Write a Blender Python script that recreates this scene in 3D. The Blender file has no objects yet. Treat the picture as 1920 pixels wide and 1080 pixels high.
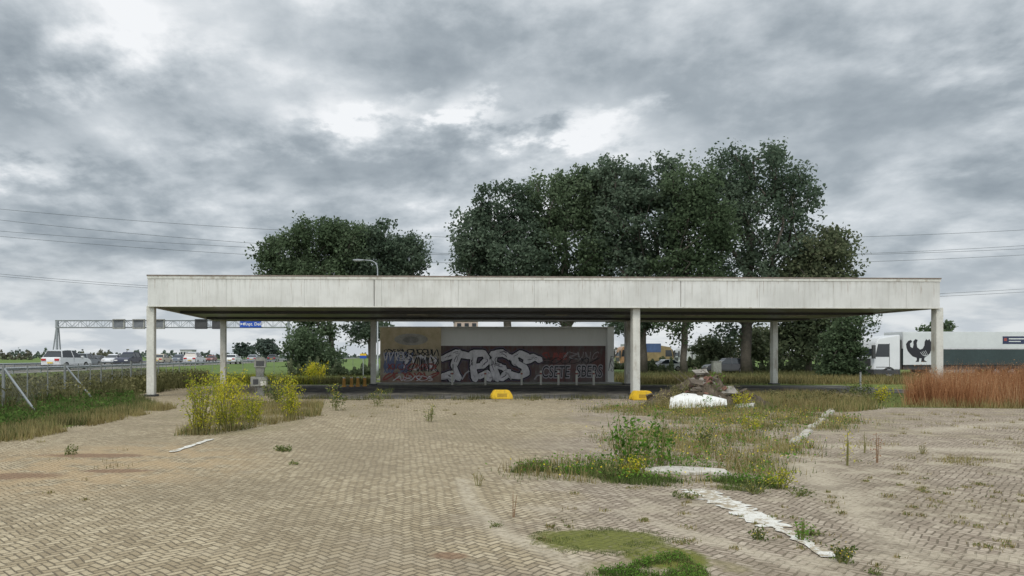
import bpy, bmesh, math, random
import numpy as np
from mathutils import Vector, Matrix
random.seed(7); rng = np.random.default_rng(7)
SC = bpy.context.scene; COL = SC.collection
F = 1333.0; H = 1.9; CX = 760.0; HY = 668.0
R = math.radians
def gp(px, py, z=0.0):
    Y = F*(H-z)/(py-HY); return ((px-CX)/F*Y, Y)
def wx(px, Y): return (px-CX)/F*Y
def wz(py, Y): return H+(HY-py)/F*Y

# ------------------------------------------------------------ node helpers
class S:
    def __init__(s, g, o): s.g = g; s.o = o
    def __add__(s, b): return s.g.m('ADD', s, b)
    def __radd__(s, b): return s.g.m('ADD', s, b)
    def __sub__(s, b): return s.g.m('SUBTRACT', s, b)
    def __rsub__(s, b): return s.g.m('SUBTRACT', b, s)
    def __mul__(s, b): return s.g.m('MULTIPLY', s, b)
    def __rmul__(s, b): return s.g.m('MULTIPLY', s, b)
    def __truediv__(s, b): return s.g.m('DIVIDE', s, b)
class G:
    def __init__(g, tree):
        g.t = tree; tree.nodes.clear()
    def set(g, sock, v):
        if isinstance(v, S): g.t.links.new(v.o, sock)
        elif v is not None:
            if isinstance(v, (tuple, list)) and len(v) == 3 and sock.type == 'RGBA': v = (*v, 1)
            sock.default_value = v
    def m(g, op, *a, clamp=False):
        n = g.t.nodes.new('ShaderNodeMath'); n.operation = op; n.use_clamp = clamp
        for i, v in enumerate(a): g.set(n.inputs[i], v)
        return S(g, n.outputs[0])
    def mn(g, a, b): return g.m('MINIMUM', a, b)
    def mx(g, a, b): return g.m('MAXIMUM', a, b)
    def sep(g, v):
        n = g.t.nodes.new('ShaderNodeSeparateXYZ'); g.set(n.inputs[0], v)
        return [S(g, o) for o in n.outputs]
    def comb(g, x, y, z=0.0):
        n = g.t.nodes.new('ShaderNodeCombineXYZ')
        for i, v in enumerate((x, y, z)): g.set(n.inputs[i], v)
        return S(g, n.outputs[0])
    def pos(g):
        return S(g, g.t.nodes.new('ShaderNodeNewGeometry').outputs['Position'])
    def obj(g):
        return S(g, g.t.nodes.new('ShaderNodeTexCoord').outputs['Object'])
    def gen(g):
        return S(g, g.t.nodes.new('ShaderNodeTexCoord').outputs['Generated'])
    def rnd(g):
        return S(g, g.t.nodes.new('ShaderNodeNewGeometry').outputs['Random Per Island'])
    def noise(g, v, scale, detail=4, rough=0.55, dist=0.0, d2=False):
        n = g.t.nodes.new('ShaderNodeTexNoise'); g.set(n.inputs['Vector'], v)
        if d2: n.noise_dimensions = '2D'
        n.inputs['Scale'].default_value = scale; n.inputs['Detail'].default_value = detail
        n.inputs['Roughness'].default_value = rough; n.inputs['Distortion'].default_value = dist
        return S(g, n.outputs['Fac'])
    def white(g, v):
        n = g.t.nodes.new('ShaderNodeTexWhiteNoise'); g.set(n.inputs['Vector'], v)
        return S(g, n.outputs['Value'])
    def map(g, v, a, b, c=0.0, d=1.0, smooth=True):
        n = g.t.nodes.new('ShaderNodeMapRange')
        n.interpolation_type = 'SMOOTHSTEP' if smooth else 'LINEAR'
        g.set(n.inputs['Value'], v)
        for k, x in zip(('From Min', 'From Max', 'To Min', 'To Max'), (a, b, c, d)): n.inputs[k].default_value = x
        return S(g, n.outputs['Result'])
    def ramp(g, f, stops):
        n = g.t.nodes.new('ShaderNodeValToRGB'); g.set(n.inputs[0], f)
        e = n.color_ramp.elements
        while len(e) < len(stops): e.new(0.5)
        for q, (p, c) in zip(e, stops): q.position = p; q.color = (*c, 1)
        return S(g, n.outputs[0])
    def mix(g, f, a, b, mode='MIX'):
        n = g.t.nodes.new('ShaderNodeMix'); n.data_type = 'RGBA'; n.blend_type = mode
        g.set(n.inputs[0], f); g.set(n.inputs[6], a); g.set(n.inputs[7], b)
        return S(g, n.outputs[2])
    def scale(g, v, sx, sy, sz):
        n = g.t.nodes.new('ShaderNodeMapping'); g.set(n.inputs[0], v)
        n.inputs['Scale'].default_value = (sx, sy, sz); return S(g, n.outputs[0])
    def out(g, color, rough=0.8, bump=None, bs=0.3, bd=0.02, metal=0.0, transl=0.0, spec=0.5):
        p = g.t.nodes.new('ShaderNodeBsdfPrincipled')
        g.set(p.inputs['Base Color'], color); g.set(p.inputs['Roughness'], rough)
        p.inputs['Metallic'].default_value = metal
        p.inputs['Specular IOR Level'].default_value = spec
        if bump is not None:
            b = g.t.nodes.new('ShaderNodeBump'); g.set(b.inputs['Height'], bump)
            b.inputs['Strength'].default_value = bs; b.inputs['Distance'].default_value = bd
            g.t.links.new(b.outputs[0], p.inputs['Normal'])
        o = g.t.nodes.new('ShaderNodeOutputMaterial'); sh = p.outputs[0]
        if transl > 0:
            df = g.t.nodes.new('ShaderNodeBsdfDiffuse'); g.set(df.inputs[0], color)
            tr = g.t.nodes.new('ShaderNodeBsdfTranslucent'); g.set(tr.inputs[0], color)
            mx = g.t.nodes.new('ShaderNodeMixShader'); mx.inputs[0].default_value = transl
            g.t.links.new(df.outputs[0], mx.inputs[1]); g.t.links.new(tr.outputs[0], mx.inputs[2]); sh = mx.outputs[0]
            g.t.nodes.remove(p)
        g.t.links.new(sh, o.inputs[0])
def newmat(name):
    m = bpy.data.materials.new(name); m.use_nodes = True; return m, G(m.node_tree)
def plain(name, c, rough=0.7, var=0.25, ns=1.5, metal=0.0, dirt=None, da=0.4, bump=0.15):
    m, g = newmat(name); p = g.obj()
    n = g.noise(p, ns, 4, 0.6); n2 = g.noise(p, ns*9, 3, 0.6)
    f = n*0.6+n2*0.4
    col = g.mix(g.map(f, 0.3, 0.7), tuple(x*(1-var) for x in c), tuple(min(1, x*(1+var)) for x in c))
    if dirt:
        col = g.mix(g.map(g.noise(g.scale(p, 1, 1, .35), ns*2.3, 5, 0.65), 0.5, 0.72)*da, col, dirt)
    g.out(col, rough, n2, bump, 0.01, metal); return m
def leafmat(name, cols, transl=0.25, nscale=0.25, dark=0.5):
    m, g = newmat(name); r = g.rnd(); n = g.noise(g.pos(), nscale, 2)
    f = r*0.6+g.map(n, 0.3, 0.7)*0.4
    k = len(cols)
    c = g.ramp(f, [(i/(k-1)*0.8+0.1, cc) for i, cc in enumerate(cols)])
    g.out(c, 0.75, transl=transl, spec=0.15); return m
def sdf_seg(g, x, y, a, b):
    ax, ay = a; bx, by = b; dx, dy = bx-ax, by-ay; L = dx*dx+dy*dy
    px = x-ax; py = y-ay
    t = g.m('ADD', (px*dx+py*dy)/L, 0.0, clamp=True)
    ex = px-t*dx; ey = py-t*dy
    return g.m('SQRT', ex*ex+ey*ey)
def ell(g, x, y, cx, cy, rx, ry, rot=0.0):
    c, s = math.cos(rot), math.sin(rot); u = x-cx; v = y-cy
    a = (u*c+v*s)/rx; b = (v*c-u*s)/ry
    return g.m('SQRT', a*a+b*b)

# ------------------------------------------------------------ mesh helpers
class MB:
    def __init__(s): s.v = []; s.f = []
    def add(s, vs, fs):
        b = len(s.v); s.v += [tuple(v) for v in vs]; s.f += [tuple(b+i for i in f) for f in fs]; return s
    def box(s, x0, x1, y0, y1, z0, z1):
        return s.add([(x0,y0,z0),(x1,y0,z0),(x1,y1,z0),(x0,y1,z0),(x0,y0,z1),(x1,y0,z1),(x1,y1,z1),(x0,y1,z1)],
              [(3,2,1,0),(4,5,6,7),(0,1,5,4),(1,2,6,5),(2,3,7,6),(3,0,4,7)])
    def tube(s, pts, rad, n=6, cap=True):
        pts = [Vector(p) for p in pts]
        if not isinstance(rad, (list, tuple)): rad = [rad]*len(pts)
        vs = []; fs = []; u = None
        for i, p in enumerate(pts):
            d = (pts[min(i+1, len(pts)-1)]-pts[max(i-1, 0)])
            if d.length < 1e-9: d = Vector((0,0,1))
            d.normalize()
            if u is None: u = d.orthogonal().normalized()
            else:
                u = u-d*u.dot(d)
                u = u.normalized() if u.length > 1e-6 else d.orthogonal().normalized()
            w = d.cross(u)
            for k in range(n):
                a = 2*math.pi*k/n; vs.append(p+(u*math.cos(a)+w*math.sin(a))*rad[i])
        for i in range(len(pts)-1):
            for k in range(n):
                k2 = (k+1) % n; fs.append((i*n+k, i*n+k2, (i+1)*n+k2, (i+1)*n+k))
        if cap:
            fs.append(tuple(range(n-1, -1, -1))); fs.append(tuple(range((len(pts)-1)*n, len(pts)*n)))
        return s.add(vs, fs)
    def prism(s, poly, axis, a, b, taper=None):
        n = len(poly); vs = []
        for e in (a, b):
            for p, q in poly:
                ee = e*(taper(p, q) if taper else 1)
                vs.append({'x': (ee, p, q), 'y': (p, ee, q), 'z': (p, q, ee)}[axis])
        fs = [tuple(range(n-1, -1, -1)), tuple(range(n, 2*n))]+[(i, (i+1) % n, n+(i+1) % n, n+i) for i in range(n)]
        return s.add(vs, fs)
    def sheet(s, poly, z): return s.add([(x, y, z) for x, y in poly], [tuple(range(len(poly)))])
    def ribbon(s, pts, w, y=0.0, dy=0.0):
        n = len(pts); vs = []
        ws = w if isinstance(w, (list, tuple)) else [w]*n
        for i, (x, z) in enumerate(pts):
            x0, z0 = pts[max(i-1, 0)]; x1, z1 = pts[min(i+1, n-1)]
            dx, dz = x1-x0, z1-z0; L = math.hypot(dx, dz) or 1
            nx, nz = -dz/L*ws[i]/2, dx/L*ws[i]/2
            vs += [(x+nx, y-dy*i, z+nz), (x-nx, y-dy*i, z-nz)]
        return s.add(vs, [(2*i, 2*i+1, 2*i+3, 2*i+2) for i in range(n-1)])
    def build(s, name, mat, parent=None, bevel=0.0, smooth=False, loc=None, fix=True):
        me = bpy.data.meshes.new(name); me.from_pydata(s.v, [], s.f)
        if fix or bevel:
            bm = bmesh.new(); bm.from_mesh(me)
            if fix: bmesh.ops.recalc_face_normals(bm, faces=bm.faces)
            if bevel: bmesh.ops.bevel(bm, geom=list(bm.edges), offset=bevel, segments=2, affect='EDGES', clamp_overlap=True)
            bm.to_mesh(me); bm.free()
        if smooth: me.polygons.foreach_set('use_smooth', [True]*len(me.polygons))
        me.materials.append(mat)
        o = bpy.data.objects.new(name, me); COL.objects.link(o)
        if parent: o.parent = parent
        if loc: o.location = loc
        return o
def npmesh(name, V, k, mat, parent=None):
    V = np.asarray(V, dtype=np.float32).reshape(-1, 3); n = len(V)//k
    me = bpy.data.meshes.new(name); me.vertices.add(len(V)); me.vertices.foreach_set('co', V.ravel())
    me.loops.add(n*k); me.loops.foreach_set('vertex_index', np.arange(n*k, dtype=np.int32))
    me.polygons.add(n); me.polygons.foreach_set('loop_start', np.arange(n, dtype=np.int32)*k)
    me.polygons.foreach_set('loop_total', np.full(n, k, dtype=np.int32))
    me.update(calc_edges=True); me.materials.append(mat)
    o = bpy.data.objects.new(name, me); COL.objects.link(o)
    if parent: o.parent = parent
    return o
def leafV(C, size, aspect=0.5, flat=0.0):
    C = np.asarray(C); N = len(C)
    a = rng.normal(size=(N, 3)); a[:, 2] *= (1-flat); a /= np.linalg.norm(a, axis=1)[:, None]+1e-9
    b = rng.normal(size=(N, 3)); b[:, 2] *= (1-flat); b -= (a*b).sum(1)[:, None]*a; b /= np.linalg.norm(b, axis=1)[:, None]+1e-9
    s = (np.asarray(size)*rng.uniform(.6, 1.3, N))[:, None]
    return np.stack([C-a*s, C-b*s*aspect+a*s*.15, C+a*s, C+b*s*aspect+a*s*.15], 1)
def bladeV(P, h, w, lean=0.35):
    P = np.asarray(P); N = len(P); th = rng.uniform(0, 2*np.pi, N)
    d = np.stack([np.cos(th), np.sin(th), 0*th], 1)*w*.5
    l = rng.normal(size=(N, 2))*lean*np.asarray(h)[:, None]*.6
    tip = P+np.stack([l[:, 0], l[:, 1], h], 1)
    return np.stack([P-d, P+d, tip], 1)
def inpoly(x, y, poly):
    c = np.zeros(len(x), bool); j = len(poly)-1
    for i in range(len(poly)):
        xi, yi = poly[i]; xj, yj = poly[j]
        t = ((yi > y) != (yj > y)) & (x < (xj-xi)*(y-yi)/((yj-yi) or 1e-9)+xi); c ^= t; j = i
    return c
def samp(poly, n):
    xs = [p[0] for p in poly]; ys = [p[1] for p in poly]; out = np.zeros((0, 2))
    while len(out) < n:
        x = rng.uniform(min(xs), max(xs), n*2); y = rng.uniform(min(ys), max(ys), n*2)
        k = inpoly(x, y, poly); out = np.concatenate([out, np.stack([x[k], y[k]], 1)])
    return out[:n]
def clump(P, amount=0.5, size=1.2):
    x, y = P[:, 0]/size, P[:, 1]/size
    v = np.sin(x*2.1+np.sin(y*1.7)*1.3)+np.sin(y*2.7+1.3*np.sin(x*1.1+2))+np.sin((x+y)*4.3)*.6+rng.normal(size=len(x))*.5
    return P[v > (amount-0.5)*3]
def tag(o, label=None, cat=None, group=None, kind=None):
    if label: o['label'] = label
    if cat: o['category'] = cat
    if group: o['group'] = group
    if kind: o['kind'] = kind
    return o
def empty(name, loc, rz=0.0, label=None, cat=None, group=None):
    o = bpy.data.objects.new(name, None); COL.objects.link(o); o.location = loc; o.rotation_euler = (0, 0, rz)
    o.empty_display_size = .2
    return tag(o, label, cat, group)
def copy_tree(o, parent=None):
    c = o.copy(); COL.objects.link(c)
    if parent: c.parent = parent
    for ch in list(o.children): copy_tree(ch, c)
    return c
def text(name, s, size, mat, parent, loc, rot=(R(90), 0, 0), offset=0.0, shear=0.0, extrude=0.0, sx=1.0):
    cu = bpy.data.curves.new(name, 'FONT'); cu.body = s; cu.size = size; cu.offset = offset; cu.shear = shear
    cu.extrude = extrude; cu.align_x = 'CENTER'; cu.align_y = 'CENTER'; cu.resolution_u = 4
    t = bpy.data.objects.new(name, cu); COL.objects.link(t)
    dg = bpy.context.evaluated_depsgraph_get()
    me = bpy.data.meshes.new_from_object(t.evaluated_get(dg)); bpy.data.objects.remove(t)
    me.materials.clear(); me.materials.append(mat)
    o = bpy.data.objects.new(name, me); COL.objects.link(o)
    o.location = loc; o.rotation_euler = rot; o.scale = (sx, 1, 1)
    if parent: o.parent = parent
    return o

# ------------------------------------------------------------ camera, world, sun
cam = bpy.data.cameras.new('camera'); co = bpy.data.objects.new('camera', cam); COL.objects.link(co)
co.location = (0, 0, H); co.rotation_euler = (R(90), 0, 0)
cam.lens = 25; cam.sensor_width = 36; cam.clip_end = 6000; cam.clip_start = .05
cam.shift_x = (960-CX)/1920; cam.shift_y = (HY-540)/1920
SC.camera = co
W = bpy.data.worlds.new('World'); SC.world = W; W.use_nodes = True
g = G(W.node_tree)
sk = g.t.nodes.new('ShaderNodeTexSky'); sk.sky_type = 'NISHITA'; sk.sun_disc = False
SE, SR = R(52), R(200)
sk.sun_elevation = SE; sk.sun_rotation = SR
skc = g.mix(1.0, S(g, sk.outputs[0]), (.1, .1, .1), 'MULTIPLY')
x, y, z = g.sep(g.gen())
zc = g.mx(z, 0.0)+0.27
X_ = x/zc; Y_ = y/zc
n1 = g.noise(g.comb(X_+1.3, Y_, 0.0), 1.5, 3, .5, d2=True)
n2 = g.noise(g.comb(X_+n1*.2+3.0, Y_*1.05+n1*.1, 0.0), 3.6, 7, .54, d2=True)
n3 = g.noise(g.comb(X_+7.0, Y_, 0.0), 11.0, 5, .58, d2=True)
c = n1*.40+n2*.44+n3*.16
yy = g.mx(y, 0.05); a = x/yy+(n3-.5)*.18+(n2-.5)*.20; b = z/yy+(n3-.5)*.09+(n2-.5)*.06
fwd = g.map(y, 0.0, 0.3)
acc = None
for (px, py, sx, sy, am) in [(690,212,75,24,.14),(890,203,60,26,.21),(1110,235,100,32,.20),(60,290,150,40,.11),(260,50,170,46,.09),(400,230,200,50,.05),(1250,340,260,50,.05),(1780,190,190,90,-.08),(80,185,170,28,-.07),(650,50,300,40,-.03),(1750,350,190,40,-.04),(640,300,170,26,-.04)]:
    a0 = (px-CX)/F; b0 = (HY-py)/F
    u = (a-a0)*(F/sx/1.3); v = (b-b0)*(F/sy/1.3)
    e = g.m('EXPONENT', (u*u+v*v)*-1.0)*am
    acc = e if acc is None else acc+e
c = c+acc*fwd
cl = g.ramp(c, [(.34, (.265, .31, .35)), (.43, (.37, .42, .46)), (.50, (.50, .55, .59)), (.57, (.65, .695, .73)), (.66, (.93, .95, .97))])
hz = g.map(z, 0.0, 0.17)
cl = g.mix(hz, g.mix(g.map(n2, .35, .6), (.56, .61, .66), (.76, .79, .81)), cl)
cl = g.mix(0.04, cl, skc)
# overcast sky grows brighter towards the zenith and towards the veiled sun behind the camera
zen = g.map(z, 0.42, 0.85, 1.0, 2.0)+g.map(y, 0.0, -0.6, 0.0, 0.9)
cl = g.mix(1.0, cl, g.comb(zen, zen, zen), 'MULTIPLY')
bg = g.t.nodes.new('ShaderNodeBackground'); g.set(bg.inputs[0], cl); bg.inputs[1].default_value = 1.0
wo = g.t.nodes.new('ShaderNodeOutputWorld'); g.t.links.new(bg.outputs[0], wo.inputs[0])
sl = bpy.data.lights.new('sun', 'SUN'); sl.energy = 1.4; sl.angle = R(20); sl.color = (1, .93, .82)
so = bpy.data.objects.new('sun', sl); COL.objects.link(so)
so.rotation_euler = (R(38), 0, R(-25))
SC.view_settings.view_transform = 'Standard'; SC.view_settings.look = 'None'; SC.view_settings.exposure = 0

# ------------------------------------------------------------ ground materials
GRASS_E = [(4.3, 11.9, 2.7, 1.35, .25), (6.6, 15.6, 2.3, 2.9, -.5), (10.6, 21.5, 2.9, 4.0, -.5), (8.7, 24.6, 2.4, 2.4, 0.0)]
def paving():
    m, g = newmat('herringbone_paving'); P = g.pos(); x, y, z = g.sep(P)
    w1 = g.noise(P, 0.8, 2, d2=True)-.5; w2 = g.noise(g.scale(P, 1.3, .8, 1), 1.1, 2, d2=True)-.5
    X = x+w1*.16; Y = y+w2*.16
    bw = .080
    u = (X+Y)*(.7071/bw)+600.0; v = (Y-X)*(.7071/bw)+600.0
    i = g.m('FLOOR', u); j = g.m('FLOOR', v); fx = u-i; fy = v-j
    mm = g.m('FLOORED_MODULO', i-j, 4.0)
    hor = g.m('LESS_THAN', mm, 1.5)
    ver = 1.0-hor
    U = hor*(fx+mm)+ver*(fy+(3.0-mm)); V = hor*fy+ver*fx
    d = g.mn(g.mn(U, 2.0-U), g.mn(V, 1.0-V))
    ix = hor*(i-mm)+ver*i; iy = hor*j+ver*(j-(3.0-mm))
    rnd = g.white(g.comb(ix, iy, hor))
    nb = g.noise(P, 0.35, 4, .6, d2=True); nm = g.noise(P, 1.4, 5, .65, d2=True); nf = g.noise(P, 14, 4, .7, d2=True); nff = g.noise(P, 70, 2, .7, d2=True)
    left = g.ramp(rnd*.5+nf*.5, [(.18, (.235, .18, .105)), (.5, (.385, .31, .195)), (.82, (.53, .445, .30))])
    right = g.ramp(rnd*.5+nf*.5, [(.18, (.215, .165, .125)), (.5, (.35, .285, .22)), (.82, (.48, .405, .32))])
    rm = g.map(x+(nb-.5)*5.0-(y-8.0)*.28, .2, 2.0)
    col = g.mix(rm, left, right)
    gap = g.map(d+(nf-.5)*.15, .02, .17)
    col = g.mix(gap, g.mix(nm, (.075, .058, .036), (.17, .135, .085)), col)
    col = g.mix(g.map(nb, .42, .66)*.40, col, (.185, .145, .09))
    col = g.mix(g.map(nm, .55, .75)*.25, col, (.44, .37, .26))
    wob = (nm-.5)*1.5+(nf-.5)*.9
    sand = None
    tracks = [((.88,10.9),(.85,9.2),.15),((.85,9.2),(1.05,7.6),.16),((1.05,7.6),(1.7,6.3),.18),((6.9,12.4),(5.9,9.5),.4),((5.9,9.5),(4.6,6.4),.25),
              ((9.0,15.0),(14.5,13.4),.5),((2.6,8.7),(3.6,6.3),.15),((13,18),(19,21),.5)]
    for a_, b_, r_ in tracks:
        s_ = 1.0-g.map(sdf_seg(g, x, y, a_, b_)+wob*(r_*.9+.08), r_*.2, r_*1.4)
        sand = s_ if sand is None else g.mx(sand, s_)
    sand = sand*g.map(nm*.5+nf*.5, .36, .56, .25, 1.0)
    ochre = 1.0-g.map(ell(g, x, y, -5.4, 12.6, 3.4, 3.6)+wob*.5, .5, 1.1)
    sc = g.mix(nf, (.34, .285, .20), (.62, .55, .43))
    broad = g.map(nm*.6+nb*.25+nf*.15, .52, .60)*g.map(x-(y-8.0)*.35, -.5, 3.0)
    col = g.mix(g.mx(sand*.75, broad*.55), col, sc)
    dk = g.map(g.noise(P, .9, 6, .75, d2=True), .53, .66)*g.map(x-(y-8.0)*.35, -1.0, 3.0, .40, 1.0)
    col = g.mix(dk*.50, col, (.14, .11, .075))
    col = g.mix(ochre*g.map(nm, .36, .6)*.75, col, g.mix(nf, (.31, .20, .10), (.55, .40, .22)))
    for (cx, cy, rx, ry) in [(-6.2, 11.25, 1.05, .40), (-4.75, 11.75, .7, .24), (-6.0, 13.6, 1.3, .35), (.42, 6.75, .22, .16)]:
        e_ = g.map(ell(g, x, y, cx, cy, rx, ry)+wob*.6, .5, 1.0)
        col = g.mix((1.0-e_)*.9, col, g.mix(nf, (.10, .05, .028), (.30, .17, .09)))
    soil = None
    for (cx, cy, rx, ry, ro) in GRASS_E:
        e_ = 1.0-g.map(ell(g, x, y, cx, cy, rx, ry, ro)+wob*.45, .75, 1.05)
        soil = e_ if soil is None else g.mx(soil, e_)
    for (cx, cy, rx, ry) in [(-4.3, 19.8, 1.5, 3.0), (-4.8, 27, 2.2, 5), (2.35, 6.25, .9, .6)]:
        e_ = 1.0-g.map(ell(g, x, y, cx, cy, rx, ry)+wob*.45, .75, 1.05); soil = g.mx(soil, e_)
    sj = g.mx(soil*g.map(nm, .40, .56), g.map(nb*.5+nm*.5, .54, .62)*g.map(y, 13, 22)*.7)
    col = g.mix(sj*.9, col, g.ramp(nf*.5+nm*.5, [(.35, (.085, .08, .032)), (.5, (.18, .15, .07)), (.62, (.34, .28, .17))]))
    col = g.mix(.20, col, g.mix(nff, (.12, .095, .065), (.50, .43, .32)), 'MIX')
    e_ = g.map(g.mn(ell(g, x, y, 2.0, 7.35, .78, .50), ell(g, x, y, 2.45, 6.7, .42, .45))+wob*.55, .72, 1.02)
    col = g.mix((1.0-e_)*g.map(nf*.6+nm*.4, .30, .48, .45, 1.0), col, g.mix(nf, (.065, .075, .012), (.20, .20, .04)))
    cover = g.mx(g.mx(sand, broad*.5), soil)
    hgt = gap*(1.0-cover*.8)+nf*.45+nff*.25+nm*1.5
    rough = g.map(ell(g, x, y, 2.05, 7.35, .7, .55), .7, 1.0, .7, .92)
    g.out(col, rough, hgt, .9, .012, spec=.25); return m
def field():
    m, g = newmat('meadow_ground'); P = g.pos(); x, y, z = g.sep(P)
    n = g.noise(P, .04, 4, .6, d2=True); n2 = g.noise(P, .5, 5, .65, d2=True); n3 = g.noise(P, 6, 4, .7, d2=True)
    c = g.ramp(n*.35+n2*.4+n3*.25, [(.32, (.07, .065, .025)), (.46, (.10, .12, .035)), (.56, (.13, .17, .045)), (.68, (.27, .25, .10))])
    far = g.map(y, 55, 110)
    c = g.mix(far*.8, c, g.mix(n2, (.10, .16, .045), (.16, .22, .08)))
    g.out(c, .95, n3+n2*2.0, .6, .08, spec=.1); return m
def asphalt(name, base=.05):
    m, g = newmat(name); P = g.pos()
    n = g.noise(P, .4, 4, .6, d2=True); n2 = g.noise(P, 25, 3, .7, d2=True); n3 = g.noise(P, 2.5, 4, .65, d2=True)
    c = g.ramp(n*.5+n3*.35+n2*.15, [(.36, (base*.6, base*.57, base*.52)), (.48, (base, base*.95, base*.88)), (.60, (base*2.4, base*2.2, base*1.8))])
    g.out(c, .92, n2, .4, .01, spec=.2); return m
PAV = paving(); FIELD = field(); ASPH = asphalt('old_asphalt', .09); ROADM = asphalt('highway_asphalt', .12)
# ------------------------------------------------------------ setting
tag(MB().sheet([(-2500, -60), (2500, -60), (2500, 4500), (-2500, 4500)], 0).build('ground', FIELD), kind='structure')
pv = [(-9.3, -8), (-9.3, 13), (-9.0, 20), (-9.2, 26), (-12.9, 33), (-14, 41), (-12, 47), (20, 47), (29, 43), (24, 36.5), (19.2, 31), (17.9, 26.3), (24, 25.6), (45, 25), (45, -8)]
tag(MB().sheet(pv, .004).build('pavement', PAV), kind='structure')
ap = [(-4.6, 31.6), (-1.5, 31.2), (1.0, 31.6), (4, 31.3), (6.5, 31.7), (11, 31.4), (14, 33.8), (20, 36), (28.5, 37.2), (28.3, 46.2), (10, 46.5), (-5.5, 46.8), (-8.0, 44), (-7.2, 37)]
ap2 = []
for i in range(len(ap)):
    (xa, ya), (xb, yb) = ap[i], ap[(i+1) % len(ap)]; n_ = max(1, int(math.hypot(xb-xa, yb-ya)/.5))
    for k in range(n_): ap2.append((xa+(xb-xa)*k/n_+random.uniform(-.12, .12), ya+(yb-ya)*k/n_+random.uniform(-.18, .18)))
tag(MB().sheet(ap2, .008).build('asphalt_apron', ASPH), kind='structure')
tag(MB().sheet([(-30, 62), (-6, 56), (60, 60), (60, 64), (-6, 60), (-30, 66)], .004).build('service_road', ROADM), kind='structure')
prof = [(-72, .0), (-66, .6), (-28, .6), (-24, .0)]
emb = MB().add([(px_, y_, z_) for y_ in (20, 900) for px_, z_ in prof], [(0, 1, 5, 4), (1, 2, 6, 5), (2, 3, 7, 6)])
tag(emb.build('embankment', FIELD), kind='structure')
tag(MB().sheet([(-63, 20), (-29.5, 20), (-29.5, 900), (-63, 900)], .604).build('highway', ROADM), kind='structure')
WHITEPAINT = plain('road_paint', (.62, .61, .57), .7, .25, 4, dirt=(.22, .19, .14), da=.7)
ml = MB()
for xx in (-30.3, -44.6, -47.5, -62.3): ml.box(xx-.08, xx+.08, 20, 900, .606, .609)
for k in range(60):
    for xx in (-34, -37.6, -41.2, -51, -54.6, -58.2): ml.box(xx-.07, xx+.07, 22+k*12, 25+k*12, .606, .609)
tag(ml.build('lane_marking', WHITEPAINT), kind='structure')

# ------------------------------------------------------------ canopy
def fascia_mat():
    m, g = newmat('weathered_fascia'); p = g.obj(); x, y, z = g.sep(p)
    st = g.noise(g.scale(p, 5, 5, .35), 1.2, 5, .65); st2 = g.noise(g.scale(p, 14, 14, .5), 1.3, 4, .7)
    n = g.noise(p, .5, 4, .6)
    c = g.mix(g.map(n, .35, .65), (.57, .565, .53), (.69, .685, .65))
    c = g.mix(g.map(st, .48, .72)*.40, c, (.36, .35, .30))
    c = g.mix(g.map(st2, .57, .69)*g.map(z, 4.3, 5.5, .30, .9), c, (.28, .20, .14))
    c = g.mix(g.map(z, 5.30, 5.66)*g.map(st, .35, .6)*.45, c, (.30, .27, .22))
    wv = g.m('FRACT', (x+y)/3.65)
    seam = g.map(g.m('ABSOLUTE', wv-.5), .495, .499)
    c = g.mix(seam*.5, c, (.22, .21, .18))
    wv2 = g.m('FRACT', (x+y)/.255); rib = g.map(g.m('ABSOLUTE', wv2-.5), .40, .5)
    g.out(c, .6, st*.4-seam*.8-rib*.3, .22, .02); return m
FASC = fascia_mat()
def soffit_mat():
    m, g = newmat('soffit_slats'); p = g.obj(); x, y, z = g.sep(p)
    f = g.m('FRACT', y/.2); gapm = g.map(g.m('ABSOLUTE', f-.5), .42, .5)
    idx = g.m('FLOOR', y/.2); r = g.white(g.comb(idx, g.m('FLOOR', x/5.0), 0.0))
    n = g.noise(g.scale(p, .3, 2, 1), 1.2, 4, .6)
    c = g.ramp(r*.4+n*.6, [(.25, (.07, .067, .062)), (.55, (.15, .145, .135)), (.8, (.30, .29, .27))])
    c = g.mix(gapm*.8, c, (.012, .012, .012))
    g.out(c, .33, gapm*-1.0+n*.3, .5, .02); return m
SOFF = soffit_mat()
CREAM = plain('cream_paint', (.62, .61, .55), .6, .12, 1.2, dirt=(.26, .2, .13), da=.6)
CAPM = plain('rusty_cap', (.20, .16, .13), .7, .4, 3)
DARK = plain('dark_metal', (.05, .05, .05), .5, .3)
CW, CD = 38.2, 13.9; CR = R(2.1)
can = empty('station_canopy', (-12.07, 33.3, 0), CR, 'long flat white filling station canopy on thin square columns spanning the yard', 'canopy')
ZB, ZT = 4.22, 5.66
segs = [0, 10.6, 25.35, CW]
for i in range(3):
    MB().box(segs[i]+(.015 if i else 0), segs[i+1]-.015, 0, .16, ZB, ZT).build('fascia_panel', FASC, can, bevel=.01)
MB().box(0, .16, .165, CD-.165, ZB, ZT).build('fascia_panel', FASC, can, bevel=.01)
MB().box(CW-.16, CW, .165, CD-.165, ZB, ZT).build('fascia_panel', FASC, can, bevel=.01)
MB().box(0, CW, CD-.16, CD, ZB, ZT).build('fascia_panel', FASC, can, bevel=.01)
cp = MB().box(-.04, CW+.04, -.04, .22, ZT+.003, ZT+.06).box(-.04, .22, .225, CD-.2, ZT+.003, ZT+.06).box(CW-.22, CW+.04, .225, CD-.2, ZT+.003, ZT+.06).box(-.04, CW+.04, CD-.195, CD+.04, ZT+.003, ZT+.06)
cp.build('cap_flashing', CAPM, can)
MB().box(-.02, CW+.02, -.022, -.003, ZT-.12, ZT).build('edge_trim', CREAM, can)
MB().box(-.02, CW+.02, -.02, -.003, ZB-.0, ZB+.05).build('edge_trim', CREAM, can)
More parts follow.
